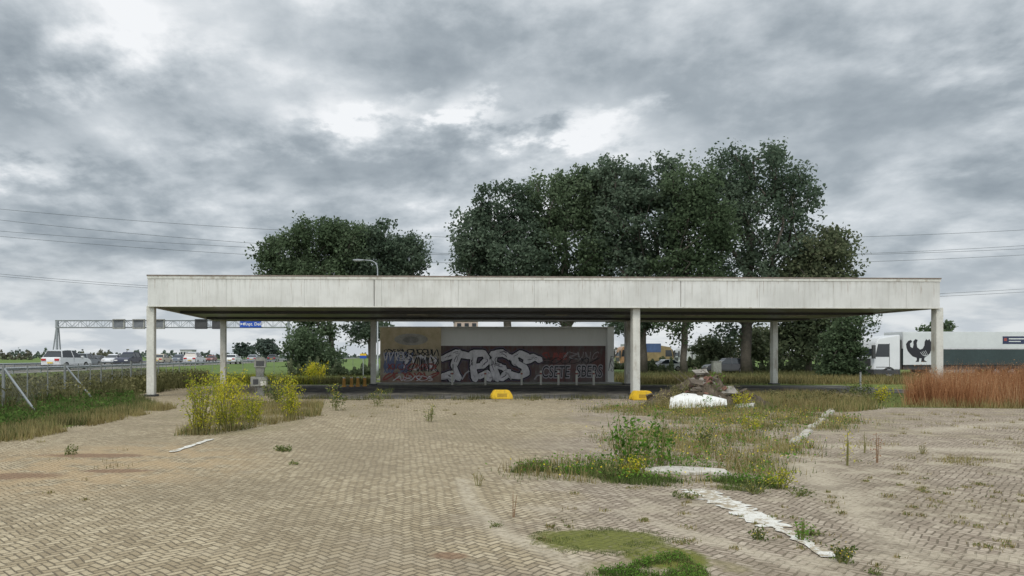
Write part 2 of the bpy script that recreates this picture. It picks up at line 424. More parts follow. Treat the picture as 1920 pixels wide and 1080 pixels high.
MB().box(.17, CW-.17, .17, CD-.17, ZB+.06, ZB+.12).build('soffit', SOFF, can)
MB().box(.17, CW-.17, .17, CD-.17, ZT-.35, ZT-.25).build('roof_deck', DARK, can)
for yb in (4.4, 10.2): MB().box(.3, CW-.3, yb-.12, yb+.12, ZB-.06, ZB+.055).build('soffit_beam', DARK, can)
def canopy_col(px, Y, s=.36):
    X = wx(px, Y); dx, dy = X+12.07, Y-33.3
    lx = dx*math.cos(CR)+dy*math.sin(CR); ly = -dx*math.sin(CR)+dy*math.cos(CR)
    c_ = MB().box(lx-s/2, lx+s/2, ly-s/2, ly+s/2, 0, ZB+.055).build('column', CREAM, can, bevel=.02)
    MB().box(lx-s*.75, lx+s*.75, ly-s*.75, ly+s*.75, 0.0, .10).build('column_foot', DARK, c_)
for px, Y in [(284, 33.65), (1191, 34.6), (1757, 34.95), (419, 46.6), (700, 46.7), (1177, 47.3), (1451, 47.8)]:
    canopy_col(px, Y)
for lx in (5, 13, 21, 29, 35):
    MB().box(lx-.6, lx+.6, 6.6, 7.0, ZB+.02, ZB+.058).build('soffit_lamp', CREAM, can)

# ------------------------------------------------------------ kiosk
def wallmat(name, stops, rough=.8, sc=1.0):
    m, g = newmat(name); p = g.obj()
    n = g.noise(p, .8*sc, 5, .65); n2 = g.noise(g.scale(p, 3, 3, .6), 2.2*sc, 4, .7); n3 = g.noise(p, 18, 3, .7)
    g.out(g.ramp(n*.5+n2*.35+n3*.15, stops), rough, n3, .2, .01); return m
def tanmat():
    m, g = newmat('ochre_plaster'); p = g.obj(); x, y, z = g.sep(p)
    n = g.noise(p, 1.3, 5, .65); n3 = g.noise(p, 18, 3, .7)
    c = g.ramp(n*.7+n3*.3, [(.3, (.34, .27, .16)), (.5, (.50, .41, .26)), (.66, (.60, .51, .35))])
    c = g.mix(g.map(z+(n-.5)*1.2, 2.6, 1.9)*.7, c, g.ramp(n, [(.35, (.16, .15, .14)), (.5, (.32, .29, .24)), (.65, (.50, .46, .38))]))
    c = g.mix(g.map(z+(n-.5)*1.5, .9, .3)*.6, c, (.19, .09, .07))
    g.out(c, .8, n3, .2, .01); return m
TAN = tanmat()
MAROON = wallmat('dark_maroon_wall', [(.3, (.07, .045, .042)), (.44, (.16, .075, .068)), (.54, (.15, .12, .115)), (.68, (.30, .27, .26))])
BAND = wallmat('grey_fascia_wall', [(.3, (.74, .74, .70)), (.5, (.80, .80, .77)), (.7, (.84, .84, .82))])
ROOFM = plain('roof_felt', (.07, .07, .07), .9)
ko = empty('abandoned_kiosk', (wx(713, 48.4), 48.4, 0), CR, 'low shuttered kiosk covered with graffiti beyond the far edge of the canopy', 'building')
KW = 16.1; T0 = 4.15; KD = 6.0; KH = 3.93
MB().box(0, T0, 0, KD, 0, KH-.06).build('tan_wall', TAN, ko, bevel=.02)
MB().box(T0+.003, KW-.45, .5, KD, 0, 2.62).build('shutter_wall', MAROON, ko)
MB().box(T0+.003, KW-.45, .35, KD, 2.62, KH-.08).build('fascia_band', BAND, ko, bevel=.015)
MB().box(KW-.45+.003, KW, 0, KD, 0, KH-.06).build('end_wall', BAND, ko, bevel=.02)
MB().box(-.05, KW+.05, -.03, KD+.05, KH-.057, KH).build('roof_edge', CREAM, ko)
MB().box(-.3, KW+.3, -.9, -.003, 0, .12).box(T0+.01, KW-.46, -.003, .495, 0, .12).build('step', plain('concrete_step', (.28, .28, .26), .85), ko)
for i in (1, 2, 3):
    x0 = T0+(KW-.4-T0)*i/4; MB().box(x0-.03, x0+.03, .48, .497, .12, 2.6).build('wall_seam', DARK, ko)
for k in range(7):
    x0 = T0+1.2+k*1.55; MB().tube([(x0, 3.0, KH), (x0, 3.0, KH+.12)], .05).build('roof_vent', CREAM, ko)
PW = plain('silver_spray', (.68, .66, .68), .5, .2, 2.5, dirt=(.25, .22, .25), da=.4); PB = plain('black_spray', (.015, .015, .02), .5, .2)
PV = plain('purple_spray', (.13, .10, .15), .6, .3); PR = plain('red_spray', (.30, .07, .06), .6, .3); PBL = plain('blue_spray', (.15, .18, .30), .6, .4); PG = plain('grey_violet_spray', (.40, .38, .40), .6, .3, 2)
yw = .5
def catmull(pts, k=6):
    out = []; P = [pts[0]]+pts+[pts[-1]]
    for i in range(1, len(P)-2):
        for q in range(k):
            t = q/k; t2 = t*t; t3 = t2*t
            out.append(tuple(.5*(2*P[i][d]+(P[i+1][d]-P[i-1][d])*t+(2*P[i-1][d]-5*P[i][d]+4*P[i+1][d]-P[i+2][d])*t2+(3*P[i][d]-P[i-1][d]-3*P[i+1][d]+P[i+2][d])*t3) for d in (0, 1)))
    return out+[pts[-1]]
def fat(pts, w, y, seed=0):
    c_ = []
    for i in range(len(pts)-1):
        for t in (0, .12, .88): c_.append((pts[i][0]+(pts[i+1][0]-pts[i][0])*t, pts[i][1]+(pts[i+1][1]-pts[i][1])*t))
    c_.append(pts[-1]); n = len(c_); rr = random.Random(seed)
    def ext(a, b, d): L = math.hypot(a[0]-b[0], a[1]-b[1]) or 1; return (a[0]+(a[0]-b[0])/L*d, a[1]+(a[1]-b[1])/L*d)
    e0 = [ext(c_[0], c_[1], .25+w*f) for f in (.30, .02)]; e1 = [ext(c_[-1], c_[-2], .16+w*f) for f in (.02, .36)]
    ph = rr.uniform(0, 6)
    ws = [w*.15, w*.85]+[w*(1+.18*math.sin(ph+i*.9)) for i in range(n)]+[w*.95, w*.12]
    return MB().ribbon(e0+c_+e1, ws, y, .0003)
BIG = [
 [[(4.45, 1.80), (5.2, 2.1), (6.2, 1.9)], [(5.35, 2.0), (5.05, 1.25), (5.35, .5)]],
 [[(6.5, .5), (6.35, 1.25), (6.45, 1.9)], [(6.45, 2.08), (7.15, 2.12), (7.4, 1.65), (7.0, 1.25), (6.6, 1.2)]],
 [[(8.0, .5), (7.75, 1.2), (7.9, 1.95)], [(7.9, 2.08), (8.4, 2.12), (8.8, 1.9)], [(7.85, 1.35), (8.4, 1.15)]],
 [[(10.1, 1.85), (9.6, 2.1), (9.15, 1.8), (9.35, 1.45), (9.95, 1.15), (10.05, .75), (9.6, .5), (9.05, .6)]],
 [[(10.2, 1.65), (10.6, 1.85), (10.9, 1.7)]], [[(4.4, .55), (4.75, .7), (4.9, .4)]], [[(7.0, .6), (7.3, .75), (7.45, .45)]], [[(8.5, .5), (8.75, .75)]]]
yo = yw-.006
for wdt, mt, nm_ in ((.76, PV, 'graffiti_glow'), (.62, PB, 'graffiti_outline'), (.46, PW, 'graffiti_letter')):
    for q, L_ in enumerate(BIG):
        for w_, st_ in enumerate(L_):
            fat(st_, wdt, yo, q*7+w_).build(nm_, mt, ko, fix=False); yo -= .007
rr_ = random.Random(5)
for L_ in BIG:
    for st_ in L_:
        c_ = catmull(st_)
        for seg in range(4):
            off = rr_.uniform(-.2, .2)
            i0 = rr_.randint(0, max(0, len(c_)-6)); s2 = [(a+off+rr_.uniform(-.06, .06), b+off*.8+rr_.uniform(-.04, .04)) for a, b in c_[i0:i0+rr_.randint(3, 6)]]
            if len(s2) < 2: continue
            MB().ribbon(s2, rr_.choice([.03, .04, .06]), yo, .0003).build('graffiti_stroke', [PB, PG, PV][seg % 3], ko, fix=False); yo -= .0015
for (x0, z0, x1, z1) in [(4.2, .32, 5.0, .22), (5.6, .3, 6.1, .9), (7.5, .4, 7.8, .25), (8.6, .8, 9.0, .3), (10.6, .3, 11.0, .6)]:
    MB().ribbon([(x0, z0), ((x0+x1)/2, (z0+z1)/2+.12), (x1, z1)], .10, yo, .0004).build('graffiti_stroke', PG, ko, fix=False); yo -= .003
def scribble(mat, x0, x1, zc, hh, n, w, yoff, seed):
    rr = random.Random(seed)
    for k in range(n):
        cx = x0+(x1-x0)*(k+.5)/n; pts = []
        kx = rr.uniform(.5, 1.2)*(x1-x0)/n; ph = rr.uniform(0, 6)
        f1, f2 = rr.choice([1, 2, 3]), rr.choice([1, 2, 3])
        for q in range(18):
            t = q/17*2*math.pi*.9
            pts.append((cx+kx*.6*math.sin(f1*t+ph), zc+hh*.5*math.cos(f2*t+ph*.7)+rr.uniform(-.05, .05)*hh))
        MB().ribbon(pts, w, yoff-.0015*k, .00012).build('graffiti_tag', mat, ko, fix=False)
scribble(PBL, .3, 2.2, 1.6, 1.2, 6, .11, -.004, 3)
scribble(PB, .2, 3.9, 2.15, .45, 11, .05, -.016, 4)
scribble(PW, 1.6, 3.8, 1.45, 1.0, 6, .09, -.035, 5)
scribble(PB, 1.5, 4.0, 1.35, 1.0, 8, .055, -.046, 9)
scribble(PBL, .2, 1.8, 1.1, .7, 5, .06, -.060, 21)
scribble(PW, .3, 1.9, 1.9, .6, 5, .045, -.069, 22)
scribble(PR, .4, 3.9, 1.2, .4, 5, .05, -.078, 32)
scribble(PW, .9, 3.6, .4, .35, 7, .04, -.087, 6)
scribble(PR, .2, 3.9, .55, .5, 5, .10, -.0045, 11)
OVM = plain('faded_oval_paint', (.36, .34, .30), .7, .3, 2); OVD = plain('dark_spray', (.26, .25, .23), .7, .3, 2)
MB().add([(2.1+1.15*math.cos(t), -.004, 3.05+.40*math.sin(t)) for t in np.linspace(0, 2*math.pi, 25)[:-1]], [tuple(range(24))]).build('painted_oval', OVM, ko)
MB().add([(2.1+.55*math.cos(t), -.008, 3.02+.22*math.sin(t)) for t in np.linspace(0, 2*math.pi, 25)[:-1]], [tuple(range(24))]).build('painted_oval', OVD, ko)
for (s_, lx, lz, sz) in [('CSETE', 12.15, .78, 1.15), ('SBERS', 14.5, .82, 1.15)]:
    text('graffiti_outline', s_, sz, PG, ko, (lx, yw-.012, lz), (R(90), 0, 0), .075, .1, sx=.62)
    text('graffiti_letter', s_, sz, PB, ko, (lx, yw-.018, lz), (R(90), 0, 0), .0, .1, sx=.62)
scribble(PR, 11.2, 12.9, 1.9, .5, 4, .06, yw-.03, 13); scribble(PG, 12.6, 15.2, 1.95, .5, 5, .03, yw-.04, 14)
scribble(PB, 11.2, 15.2, 1.6, .4, 6, .04, yw-.05, 15)
scribble(PB, 15.72, 16.06, 1.4, 1.0, 2, .03, -.004, 17)

# ------------------------------------------------------------ small fixed things around the station
YEL = plain('yellow_paint', (.72, .46, .02), .6, .15, 3, dirt=(.2, .15, .08), da=.6)
def block(px, py, w, label):
    X, Y = gp(px, py); r = empty('barrier_block', (X, Y, 0), R(random.uniform(-4, 4)), label, 'barrier', 'yellow blocks at the apron edge')
    MB().prism([(-w/2, 0), (w/2, 0), (w/2-.02, .16), (w/2-.17, .40), (-w/2+.17, .40), (-w/2+.02, .16)], 'y', -.3, .3).build('block', YEL, r, bevel=.03)
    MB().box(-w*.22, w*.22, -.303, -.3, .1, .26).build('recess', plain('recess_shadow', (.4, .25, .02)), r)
block(940, 748, .98, 'yellow trapezoid concrete block alone on the dark apron before the kiosk')
block(1203, 750, .95, 'yellow trapezoid concrete block at the foot of the middle front column')
bw_ = None
for i, px in enumerate((848, 910, 978, 1014, 1047, 1081, 1113)):
    if bw_ is None:
        bw_ = empty('bollard', (0, 0, 0), 0, None, 'bollard', 'white posts along the kiosk step')
        MB().tube([(0, 0, 0), (0, 0, .95)], .07, 10).build('post', CREAM, bw_); MB().tube([(0, 0, .7), (0, 0, .8)], .075, 10).build('band', PR, bw_)
        o = bw_
    else: o = copy_tree(bw_)
    o.location = (wx(px, 46.9), 46.9, .0)
    o['label'] = ['white post standing left of the big graffiti letters', 'white post in front of the second big graffiti letter', 'white post at the end of the big graffiti letters',
                   'white post left of the small dark graffiti word', 'white post in the middle of the small graffiti words', 'white post between the two small graffiti words', 'rightmost white post before the kiosk'][i]
ORM = plain('orange_paint', (.56, .30, .07), .8, .35, 4, dirt=(.2, .14, .09), da=.7)
st0 = None
for i, px in enumerate((645, 659, 671, 684)):
    if st0 is None:
        st0 = empty('marker_post', (0, 0, 0), 0, None, 'post', 'orange marker posts left of the kiosk')
        MB().tube([(0, 0, 0), (0, 0, .08), (0, 0, .09), (0, 0, .54)], [.15, .15, .10, .09], 10).build('post', ORM, st0); MB().tube([(0, 0, .54), (0, 0, .61)], [.10, .06], 10).build('cap', CREAM, st0)
        o = st0
    else: o = copy_tree(st0)
    o.location = (wx(px, 44+i*.3), 44+i*.3, 0)
    o['label'] = ['leftmost stubby orange marker post beside the kiosk', 'second stubby orange marker post from the left', 'third stubby orange marker post from the left', 'rightmost stubby orange marker post beside the kiosk'][i]
GREY = plain('weathered_grey_metal', (.30, .30, .27), .6, .3, 3, dirt=(.10, .08, .055), da=.8)
PUMPM = plain('dirty_pump_casing', (.16, .16, .14), .7, .4, 4, dirt=(.06, .045, .03), da=.9)
HOODM = plain('dirty_pump_hood', (.24, .24, .21), .7, .35, 4, dirt=(.09, .07, .05), da=.85)
X, Y = gp(487, 742)
r = empty('service_pump', (X, Y, 0), R(8), 'battered grey air and water machine with hooded top behind yellow weeds', 'machine')
MB().box(-.22, .22, -.18, .18, 0, .75).build('lower_cabinet', PUMPM, r, bevel=.02)
MB().box(-.42, .38, -.24, .24, .45, .92).build('middle_cabinet', HOODM, r, bevel=.03)
MB().prism([(-.16, .92), (.2, .92), (.24, 1.35), (-.2, 1.35)], 'y', -.16, .16).build('neck', PUMPM, r, bevel=.02)
MB().prism([(-.26, 1.35), (.30, 1.35), (.32, 1.72), (.2, 1.86), (-.12, 1.86), (-.26, 1.72)], 'y', -.2, .2).build('hood', HOODM, r, bevel=.03)
MB().box(-.16, .22, -.206, -.2, 1.43, 1.68).build('display', DARK, r)
MB().box(-.3, -.05, -.247, -.241, .55, .8).build('panel', DARK, r)
MB().box(.05, .3, -.247, -.241, .5, .7).build('coin_panel', CREAM, r)
MB().tube([(.38, 0, .8), (.55, -.05, .6), (.5, -.05, .2), (.3, -.1, .3), (.3, -.15, .6)], .03, 6).build('hose', DARK, r)
X, Y = wx(708, 62), 62
r = empty('street_lamp', (X, Y, 0), 0, 'tall grey street lamp rising above the canopy with its arm to the left', 'lamp')
GALV = plain('galvanised_steel', (.32, .34, .35), .5, .15, 3, metal=.3)
LT = wz(494, 62)
MB().tube([(0, 0, 0), (0, 0, 1.2), (0, 0, 1.25), (0, 0, LT-.5), (-.1, 0, LT), (-.5, 0, LT+.25), (-1.3, 0, LT+.3)], [.12, .12, .075, .055, .05, .045, .04], 8).build('pole', GALV, r, smooth=True)
MB().prism([(-2.2, LT+.26), (-1.2, LT+.24), (-1.2, LT+.34), (-1.8, LT+.38), (-2.15, LT+.33)], 'y', -.12, .12).build('lamp_head', GALV, r, bevel=.02)
MB().box(-2.05, -1.4, -.08, .08, LT+.21, LT+.24).build('lamp_glass', CREAM, r)

# ------------------------------------------------------------ concrete slab, painted lines, kerb
CONC = plain('old_concrete', (.44, .43, .39), .85, .2, 3, dirt=(.16, .15, .09), da=.7)
def jag(p0, p1, w, n=14, j=.35):
    (x0, y0), (x1, y1) = p0, p1; L = math.hypot(x1-x0, y1-y0); nx, ny = -(y1-y0)/L, (x1-x0)/L
    A, B = [], []
    for i in range(n+1):
        t = i/n; ww = w/2
        A.append((x0+(x1-x0)*t+nx*ww*(1+random.uniform(-j, j)), y0+(y1-y0)*t+ny*ww*(1+random.uniform(-j, j))))
        B.append((x0+(x1-x0)*t-nx*ww*(1+random.uniform(-j, j)), y0+(y1-y0)*t-ny*ww*(1+random.uniform(-j, j))))
    return A+B[::-1]
def paintmat():
    m, g = newmat('worn_line_paint'); P = g.pos(); n = g.noise(P, 7, 5, .75); n2 = g.noise(P, 1.8, 4)
    n3 = g.noise(P, 40, 3, .7)
    c = g.mix(g.map(n*.65+n2*.35, .49, .56), (.68, .66, .60), (.34, .28, .19)); c = g.mix(g.map(n3, .4, .7)*.3, c, (.2, .17, .12))
    g.out(c, .8, n+n3*.4, .5, .01); return m
WORN = paintmat()
zpl = [.010]
def marking(p0, p1, w, n=14):
    tag(MB().sheet(jag(p0, p1, w, n, .5), zpl[0]).build('painted_line', WORN), kind='structure'); zpl[0] += .003
marking(gp(1298, 918), gp(1362, 942), .42, 14); marking(gp(1350, 938), gp(1455, 990), .36, 20); marking(gp(1446, 985), gp(1558, 1047), .13, 18)
marking(gp(322, 849), gp(398, 824), .14, 10)
X0, Y0 = gp(1222, 890); X1, Y1 = gp(1362, 890)
sl_ = MB().prism([(X0, Y0), (X0+.35, Y0+.06), (X0+.5, Y0-.12), (X0+.9, Y0-.02), (X1, Y1-.2), (X1+.1, Y1+.3), (X0+.9, Y1+.5), (X0+.5, Y1+.62), (X0-.1, Y0+.35)], 'z', 0, .05).build('concrete_slab', plain('pale_slab', (.50, .47, .41), .85, .3, 3, dirt=(.17, .15, .09), da=.8), bevel=.008)
tag(sl_, 'flat pale concrete slab lying among weeds in the foreground island', 'slab')
kb = empty('kerb', (0, 0, 0), 0, 'broken low concrete kerb along the right side of the weedy island', 'kerb')
a_, b_ = Vector((*gp(1560, 770), 0)), Vector((*gp(1486, 836), 0))
L = (b_-a_).length; nk = 14; ang = math.atan2((b_-a_).y, (b_-a_).x)
KM = plain('pale_kerb', (.48, .45, .39), .85, .2, 3, dirt=(.2, .17, .11), da=.8)
for i in range(nk):
    if i in (4, 9): continue
    p_ = a_.lerp(b_, (i+.5)/nk)
    o = MB().box(-L/nk/2+random.uniform(.01, .08), L/nk/2-.02, -.09, .09, -.03, .07).build('kerb_stone', KM, kb, bevel=.015)
    o.location = (p_.x+random.uniform(-.05, .05), p_.y, random.uniform(-.02, .01)); o.rotation_euler = (random.uniform(-.1, .1), random.uniform(-.02, .02), ang+random.uniform(-.06, .06))

# ------------------------------------------------------------ rubble heap
def chunk(sx, sy, sz, seed, flat=False):
    rr = random.Random(seed); bm = bmesh.new(); bmesh.ops.create_cube(bm, size=1)
    if not flat: bmesh.ops.subdivide_edges(bm, edges=bm.edges, cuts=1)
    for v in bm.verts: v.co = Vector((v.co.x*sx*(1+rr.uniform(-.25, .25)), v.co.y*sy*(1+rr.uniform(-.25, .25)), v.co.z*sz*(1+rr.uniform(-.1, .1))))
    mb = MB(); mb.v = [tuple(v.co) for v in bm.verts]; bm.verts.ensure_lookup_table()
    mb.f = [tuple(v.index for v in f.verts) for f in bm.faces]; bm.free(); return mb
SOIL = wallmat('rubble_soil', [(.32, (.035, .027, .018)), (.5, (.085, .066, .045)), (.66, (.19, .155, .11))], .95, 3)
BRK = plain('broken_brick', (.17, .085, .06), .9, .4, 4)
hx, hy = wx(1318, 26.6), 26.6
rh = empty('rubble_heap', (hx, hy, 0), 0, 'heap of soil, broken brick and concrete rubble right of the middle column', 'rubble')
def heap_h(x, y):
    e = math.hypot((x+.1)/1.5, y/1.3); b = max(0, 1-e)**.75*1.25
    e2 = math.hypot((x+1.1)/1.2, (y+.1)/1.1); b = max(b, max(0, 1-e2)**.8*.75)
    e3 = math.hypot((x-1.5)/1.4, (y+.1)/1.0); b = max(b, max(0, 1-e3)*.45)
    return b+(.10*math.sin(x*5+y*3)+.08*math.sin(y*8-x*4)+.06*math.sin(x*13+2)+.05*math.sin(x*23+y*19))*min(1, b*2.5)
NX = 70; mb = MB(); vs = []; fs = []
for j in range(NX+1):
    for i in range(NX+1):
        x = -2.6+5.4*i/NX; y = -1.8+3.6*j/NX; h_ = heap_h(x, y); vs.append((x, y, h_+random.uniform(-.06, .08)*min(1, h_*4)-.02))
for j in range(NX):
    for i in range(NX): q = j*(NX+1)+i; fs.append((q, q+1, q+NX+2, q+NX+1))
mb.add(vs, fs).build('mound', SOIL, rh)
LC = plain('pale_rubble', (.24, .22, .19), .9, .4, 3); BRN = plain('brown_rubble', (.11, .088, .065), .9, .35, 3)
for k in range(95):
    x = random.gauss(0, 1.0); y = random.gauss(-.4, .55)
    if abs(x) > 2.3: continue
    s_ = random.choice([.05, .06, .08, .10, .14])
    o = chunk(s_*random.uniform(1, 2.8), s_*random.uniform(1, 1.6), s_*.6, k, k % 3 > 0).build('rubble_chunk', random.choice([LC, BRN, BRK, BRN, SOIL, SOIL]), rh)
    o.location = (x, y, max(0, heap_h(x, y))+s_*.3); o.rotation_euler = [random.uniform(-.9, .9) for _ in range(3)]
for k, (x, y, s_) in enumerate([(.1, -.25, .30), (-.5, -.6, .24), (.75, -.5, .34), (1.15, -.85, .28), (-.1, .0, .26)]):
    o = chunk(s_*2.0, s_*1.1, .08, 300+k, True).build('rubble_chunk', LC if k % 2 == 0 else BRN, rh); o.location = (x, y, heap_h(x, y)+.08); o.rotation_euler = (random.uniform(.3, .9), random.uniform(-.5, .5), random.uniform(-.6, .6))
for k in range(20):
    x = random.gauss(0, .8); y = random.gauss(-.3, .4); z0 = heap_h(x, y); a = random.uniform(0, 6.28); ln = random.uniform(.3, .8)
    MB().tube([(x, y, z0), (x+math.cos(a)*ln*.5, y+math.sin(a)*ln*.3, z0+ln*.35), (x+math.cos(a)*ln, y+math.sin(a)*ln*.5, z0+ln*random.uniform(.3, .8))], [.018, .013, .006], 4).build('branch', BRN, rh)
X, Y = gp(1306, 768)
WS = plain('white_slab', (.72, .72, .69), .8, .08, 2, dirt=(.35, .33, .27), da=.3)
o = MB().prism([(-1.08, .0), (-.2, -.06), (1.0, .02), (1.12, .34), (.55, .66), (-.25, .84), (-.8, .62)], 'z', 0, .08).build('broken_slab', WS)
o.location = (X, Y-.2, .05); o.rotation_euler = (R(34), R(-3), R(2)); tag(o, 'tilted broken white concrete slab leaning on the front of the rubble heap', 'slab')
o = MB().prism([(-.35, 0), (.3, -.05), (.42, .3), (-.2, .4)], 'z', 0, .10).build('broken_slab', CONC, bevel=.01)
o.location = (wx(1395, 25.2), 25.2, .02); o.rotation_euler = (R(15), R(-8), R(-20)); tag(o, 'small grey concrete fragment on the ground right of the rubble heap', 'slab')

# ------------------------------------------------------------ trees
BARK = plain('bark', (.085, .073, .058), .95, .4, 3)
LEAF = [leafmat('tree_leaves_green', [(.055, .080, .044), (.088, .125, .066), (.125, .168, .096), (.18, .23, .14)], .4, .12),
        leafmat('tree_leaves_blueish', [(.057, .083, .056), (.088, .125, .082), (.125, .165, .114), (.175, .22, .155)], .4, .12),
        leafmat('thin_brownish_leaves', [(.06, .078, .046), (.095, .118, .066), (.135, .158, .09), (.19, .20, .12)], .4, .12)]
def make_tree(label, bpx, Y, lobes, nclu, nleaf, leafm, group=None, tr=1.0, leaf=.19, cs=1.0, nm='tree', soft=1.0):
    bx_ = wx(bpx, Y)
    root = empty(nm, (bx_, Y, 0), 0, label, 'tree', group)
    L = []
    for (px, py, rx, ry) in lobes:
        s_ = Y/F; L.append(((px-bpx)*s_, 0.0, wz(py, Y), rx*s_, (rx*s_*.9+ry*s_*.9)/2, ry*s_))
    zmax = max(l[2]+l[5] for l in L)
    vol = np.array([l[3]*l[4]*l[5] for l in L])**.8; vol /= vol.sum()
    cl = []
    while len(cl) < nclu:
        l = L[rng.choice(len(L), p=vol)]
        d = rng.normal(size=3); d /= np.linalg.norm(d); rr = rng.uniform(.35, 1.0)**.5*.92
        cl.append(Vector((l[0]+d[0]*l[3]*rr, l[1]+d[1]*l[4]*rr, l[2]+d[2]*l[5]*rr)))
    nodes = [Vector((0, 0, 0))]; par = [-1]; top = zmax*.62
    steps = 9; lastx = 0; lasty = 0
    cxm = sum(l[0]*v for l, v in zip(L, vol))
    for i in range(1, steps+1):
        t = i/steps; lastx = cxm*t*t*.8+random.uniform(-.15, .15)*tr; lasty += random.uniform(-.15, .15)
        nodes.append(Vector((lastx, lasty, top*t))); par.append(len(nodes)-2)
    cl.sort(key=lambda c_: (c_-Vector((cxm*.5, 0, c_.z))).length*.7+c_.z*.3)
    for c_ in cl:
        best, bi = 1e9, 0
        for i, nd in enumerate(nodes):
            if i < 2: continue
            if nd.z > c_.z-.2 and i > 3: continue
            d = (c_-nd).length
            d += max(0, (c_.xy-nd.xy).length-(c_.z-nd.z)*1.3)*.5
            if d < best: best, bi = d, i
        nd = nodes[bi]; v = c_-nd; n = max(1, int(v.length/1.6)); prev = bi
        for k in range(1, n+1):
            t = k/n; q = nd+v*t+Vector((random.uniform(-.18, .18), random.uniform(-.18, .18), v.length*.10*math.sin(t*math.pi)))
            nodes.append(q); par.append(prev); prev = len(nodes)-1
    cnt = [0]*len(nodes); kids = [[] for _ in nodes]
    for i in range(len(nodes)-1, 0, -1):
        if not kids[i]: cnt[i] += 1
        kids[par[i]].append(i); cnt[par[i]] += cnt[i]
    r0 = .42*tr*math.sqrt(zmax/20); kk = r0/math.sqrt(cnt[0]**.95)
    rad = [max(.025, kk*math.sqrt(c_**.95)) for c_ in cnt]; rad[0] *= 1.35
    tb, lb = MB(), MB(); tb.tube([nodes[i] for i in range(steps+1)], [rad[i] for i in range(steps+1)], 9)
    for i in range(steps+1, len(nodes)):
        ra = min(rad[par[i]], rad[i]*1.25); lb.tube([nodes[par[i]], nodes[i]], [ra, rad[i]], 5 if rad[i] > .08 else 3, cap=False)
    tb.build('trunk', BARK, root, smooth=True, fix=False); lb.build('limbs', BARK, root, smooth=True, fix=False)
    C = []
    for c_ in cl:
        k = int(nleaf*random.uniform(.6, 1.4)); s_ = random.uniform(.7, 1.25)*cs
        base = np.array(c_); sub = base+np.clip(rng.normal(size=(8, 3)), -1.4, 1.4)*s_*np.array([.75, .75, .55])
        pick = rng.integers(0, 8, k)
        C.append(sub[pick]+np.clip(rng.normal(size=(k, 3)), -1.5, 1.5)*np.array([.40, .40, .30])*s_*soft)
    C = np.concatenate(C); C = C[C[:, 2] > .3]
    npmesh('crown', leafV(C, leaf, .62), 4, leafm, root)
    return root
make_tree('broad tree at the left end of the big row, crown lowest of the row', 955, 80, [(893,450,46,64),(945,398,60,52),(895,500,46,42),(960,490,85,80)], 230, 125, LEAF[1])
make_tree('rounded dense tree second from left in the big row behind the canopy', 1062, 82, [(1030,382,72,56),(1090,372,66,66),(1060,470,98,88),(1060,560,80,40)], 280, 125, LEAF[0])
make_tree('tall dense tree behind the middle front column', 1204, 80, [(1150,355,66,60),(1225,347,70,54),(1190,430,98,88),(1190,520,90,60),(1185,600,45,30)], 280, 125, LEAF[1])
make_tree('leaning tree with a thin slanted trunk between the two tallest trees', 1283, 76, [(1290,352,48,50),(1305,430,66,78),(1290,520,72,65),(1275,615,42,24)], 180, 115, LEAF[0], tr=.75)
make_tree('tallest tree with open crown and pale visible limbs, right of centre', 1400, 79, [(1370,328,64,54),(1440,322,70,50),(1488,372,52,54),(1340,390,62,70),(1430,430,100,90),(1390,540,90,65),(1470,520,64,60),(1395,610,60,26)], 300, 95, LEAF[1], tr=1.15)
make_tree('sparse tree at the right end of the big row', 1515, 77, [(1535,475,50,50),(1570,455,28,28),(1500,540,62,58),(1560,530,46,40),(1530,615,65,42),(1490,645,50,40)], 230, 105, LEAF[2], tr=.75)
make_tree('small drooping dark tree beside the white truck', 1592, 58, [(1595,612,28,24),(1583,650,30,38),(1572,688,32,24),(1598,695,22,18)], 100, 110, LEAF[0], tr=.6, leaf=.13, cs=.55)
make_tree('left tree of the pair behind the left half of the canopy', 626, 84, [(598,447,58,36),(535,485,52,44),(650,460,52,42),(590,520,85,45),(590,620,45,35),(590,665,35,22)], 260, 120, LEAF[0], tr=.8)
make_tree('right tree of the pair behind the left half of the canopy', 694, 86, [(715,458,60,36),(762,485,44,40),(700,500,65,50),(740,540,60,30),(685,610,40,26)], 210, 120, LEAF[1], tr=.8)
make_tree('small round tree showing above the roof of the white truck', 1757, 150, [(1745,618,14,8),(1772,615,12,8),(1758,632,24,14)], 26, 60, LEAF[0], tr=.7, leaf=.35, cs=.9)
make_tree('low bushy tree in the scrub behind the tall open tree', 1430, 95, [(1430,640,40,30),(1420,665,40,18)], 50, 90, LEAF[2], tr=.5, leaf=.22)
make_tree('low bushy tree behind the rubble heap', 1335, 92, [(1335,650,34,20),(1350,668,36,16)], 40, 90, LEAF[2], tr=.45, leaf=.22)
make_tree('dark shrubby tree between the left trees and the lamp', 560, 75, [(570,650,30,30),(600,675,34,18),(556,680,24,16)], 60, 90, LEAF[0], tr=.45, leaf=.16, cs=.8)
HAZ = leafmat('hazy_far_leaves', [(.055, .075, .065), (.09, .115, .095), (.13, .155, .125)], .1, .02)
HAZ2 = leafmat('hazy_far_autumn', [(.07, .07, .055), (.105, .10, .075), (.14, .135, .10)], .1, .02)
make_tree('round far tree clump on the horizon left of the blue sign post', 497, 330, [(497,650,22,12),(510,656,18,8)], 40, 60, HAZ, tr=.8, leaf=.7, cs=1.6)
for i, (px, t_) in enumerate(((447, 644), (459, 641), (470, 647))):
    make_tree(['left', 'middle', 'right'][i]+' narrow poplar of three standing on the far horizon', px, 360, [(px, t_+8, 5, 9), (px, t_+18, 5, 9)], 12, 45, HAZ, tr=.6, leaf=.6, cs=1.2, nm='poplar_tree')
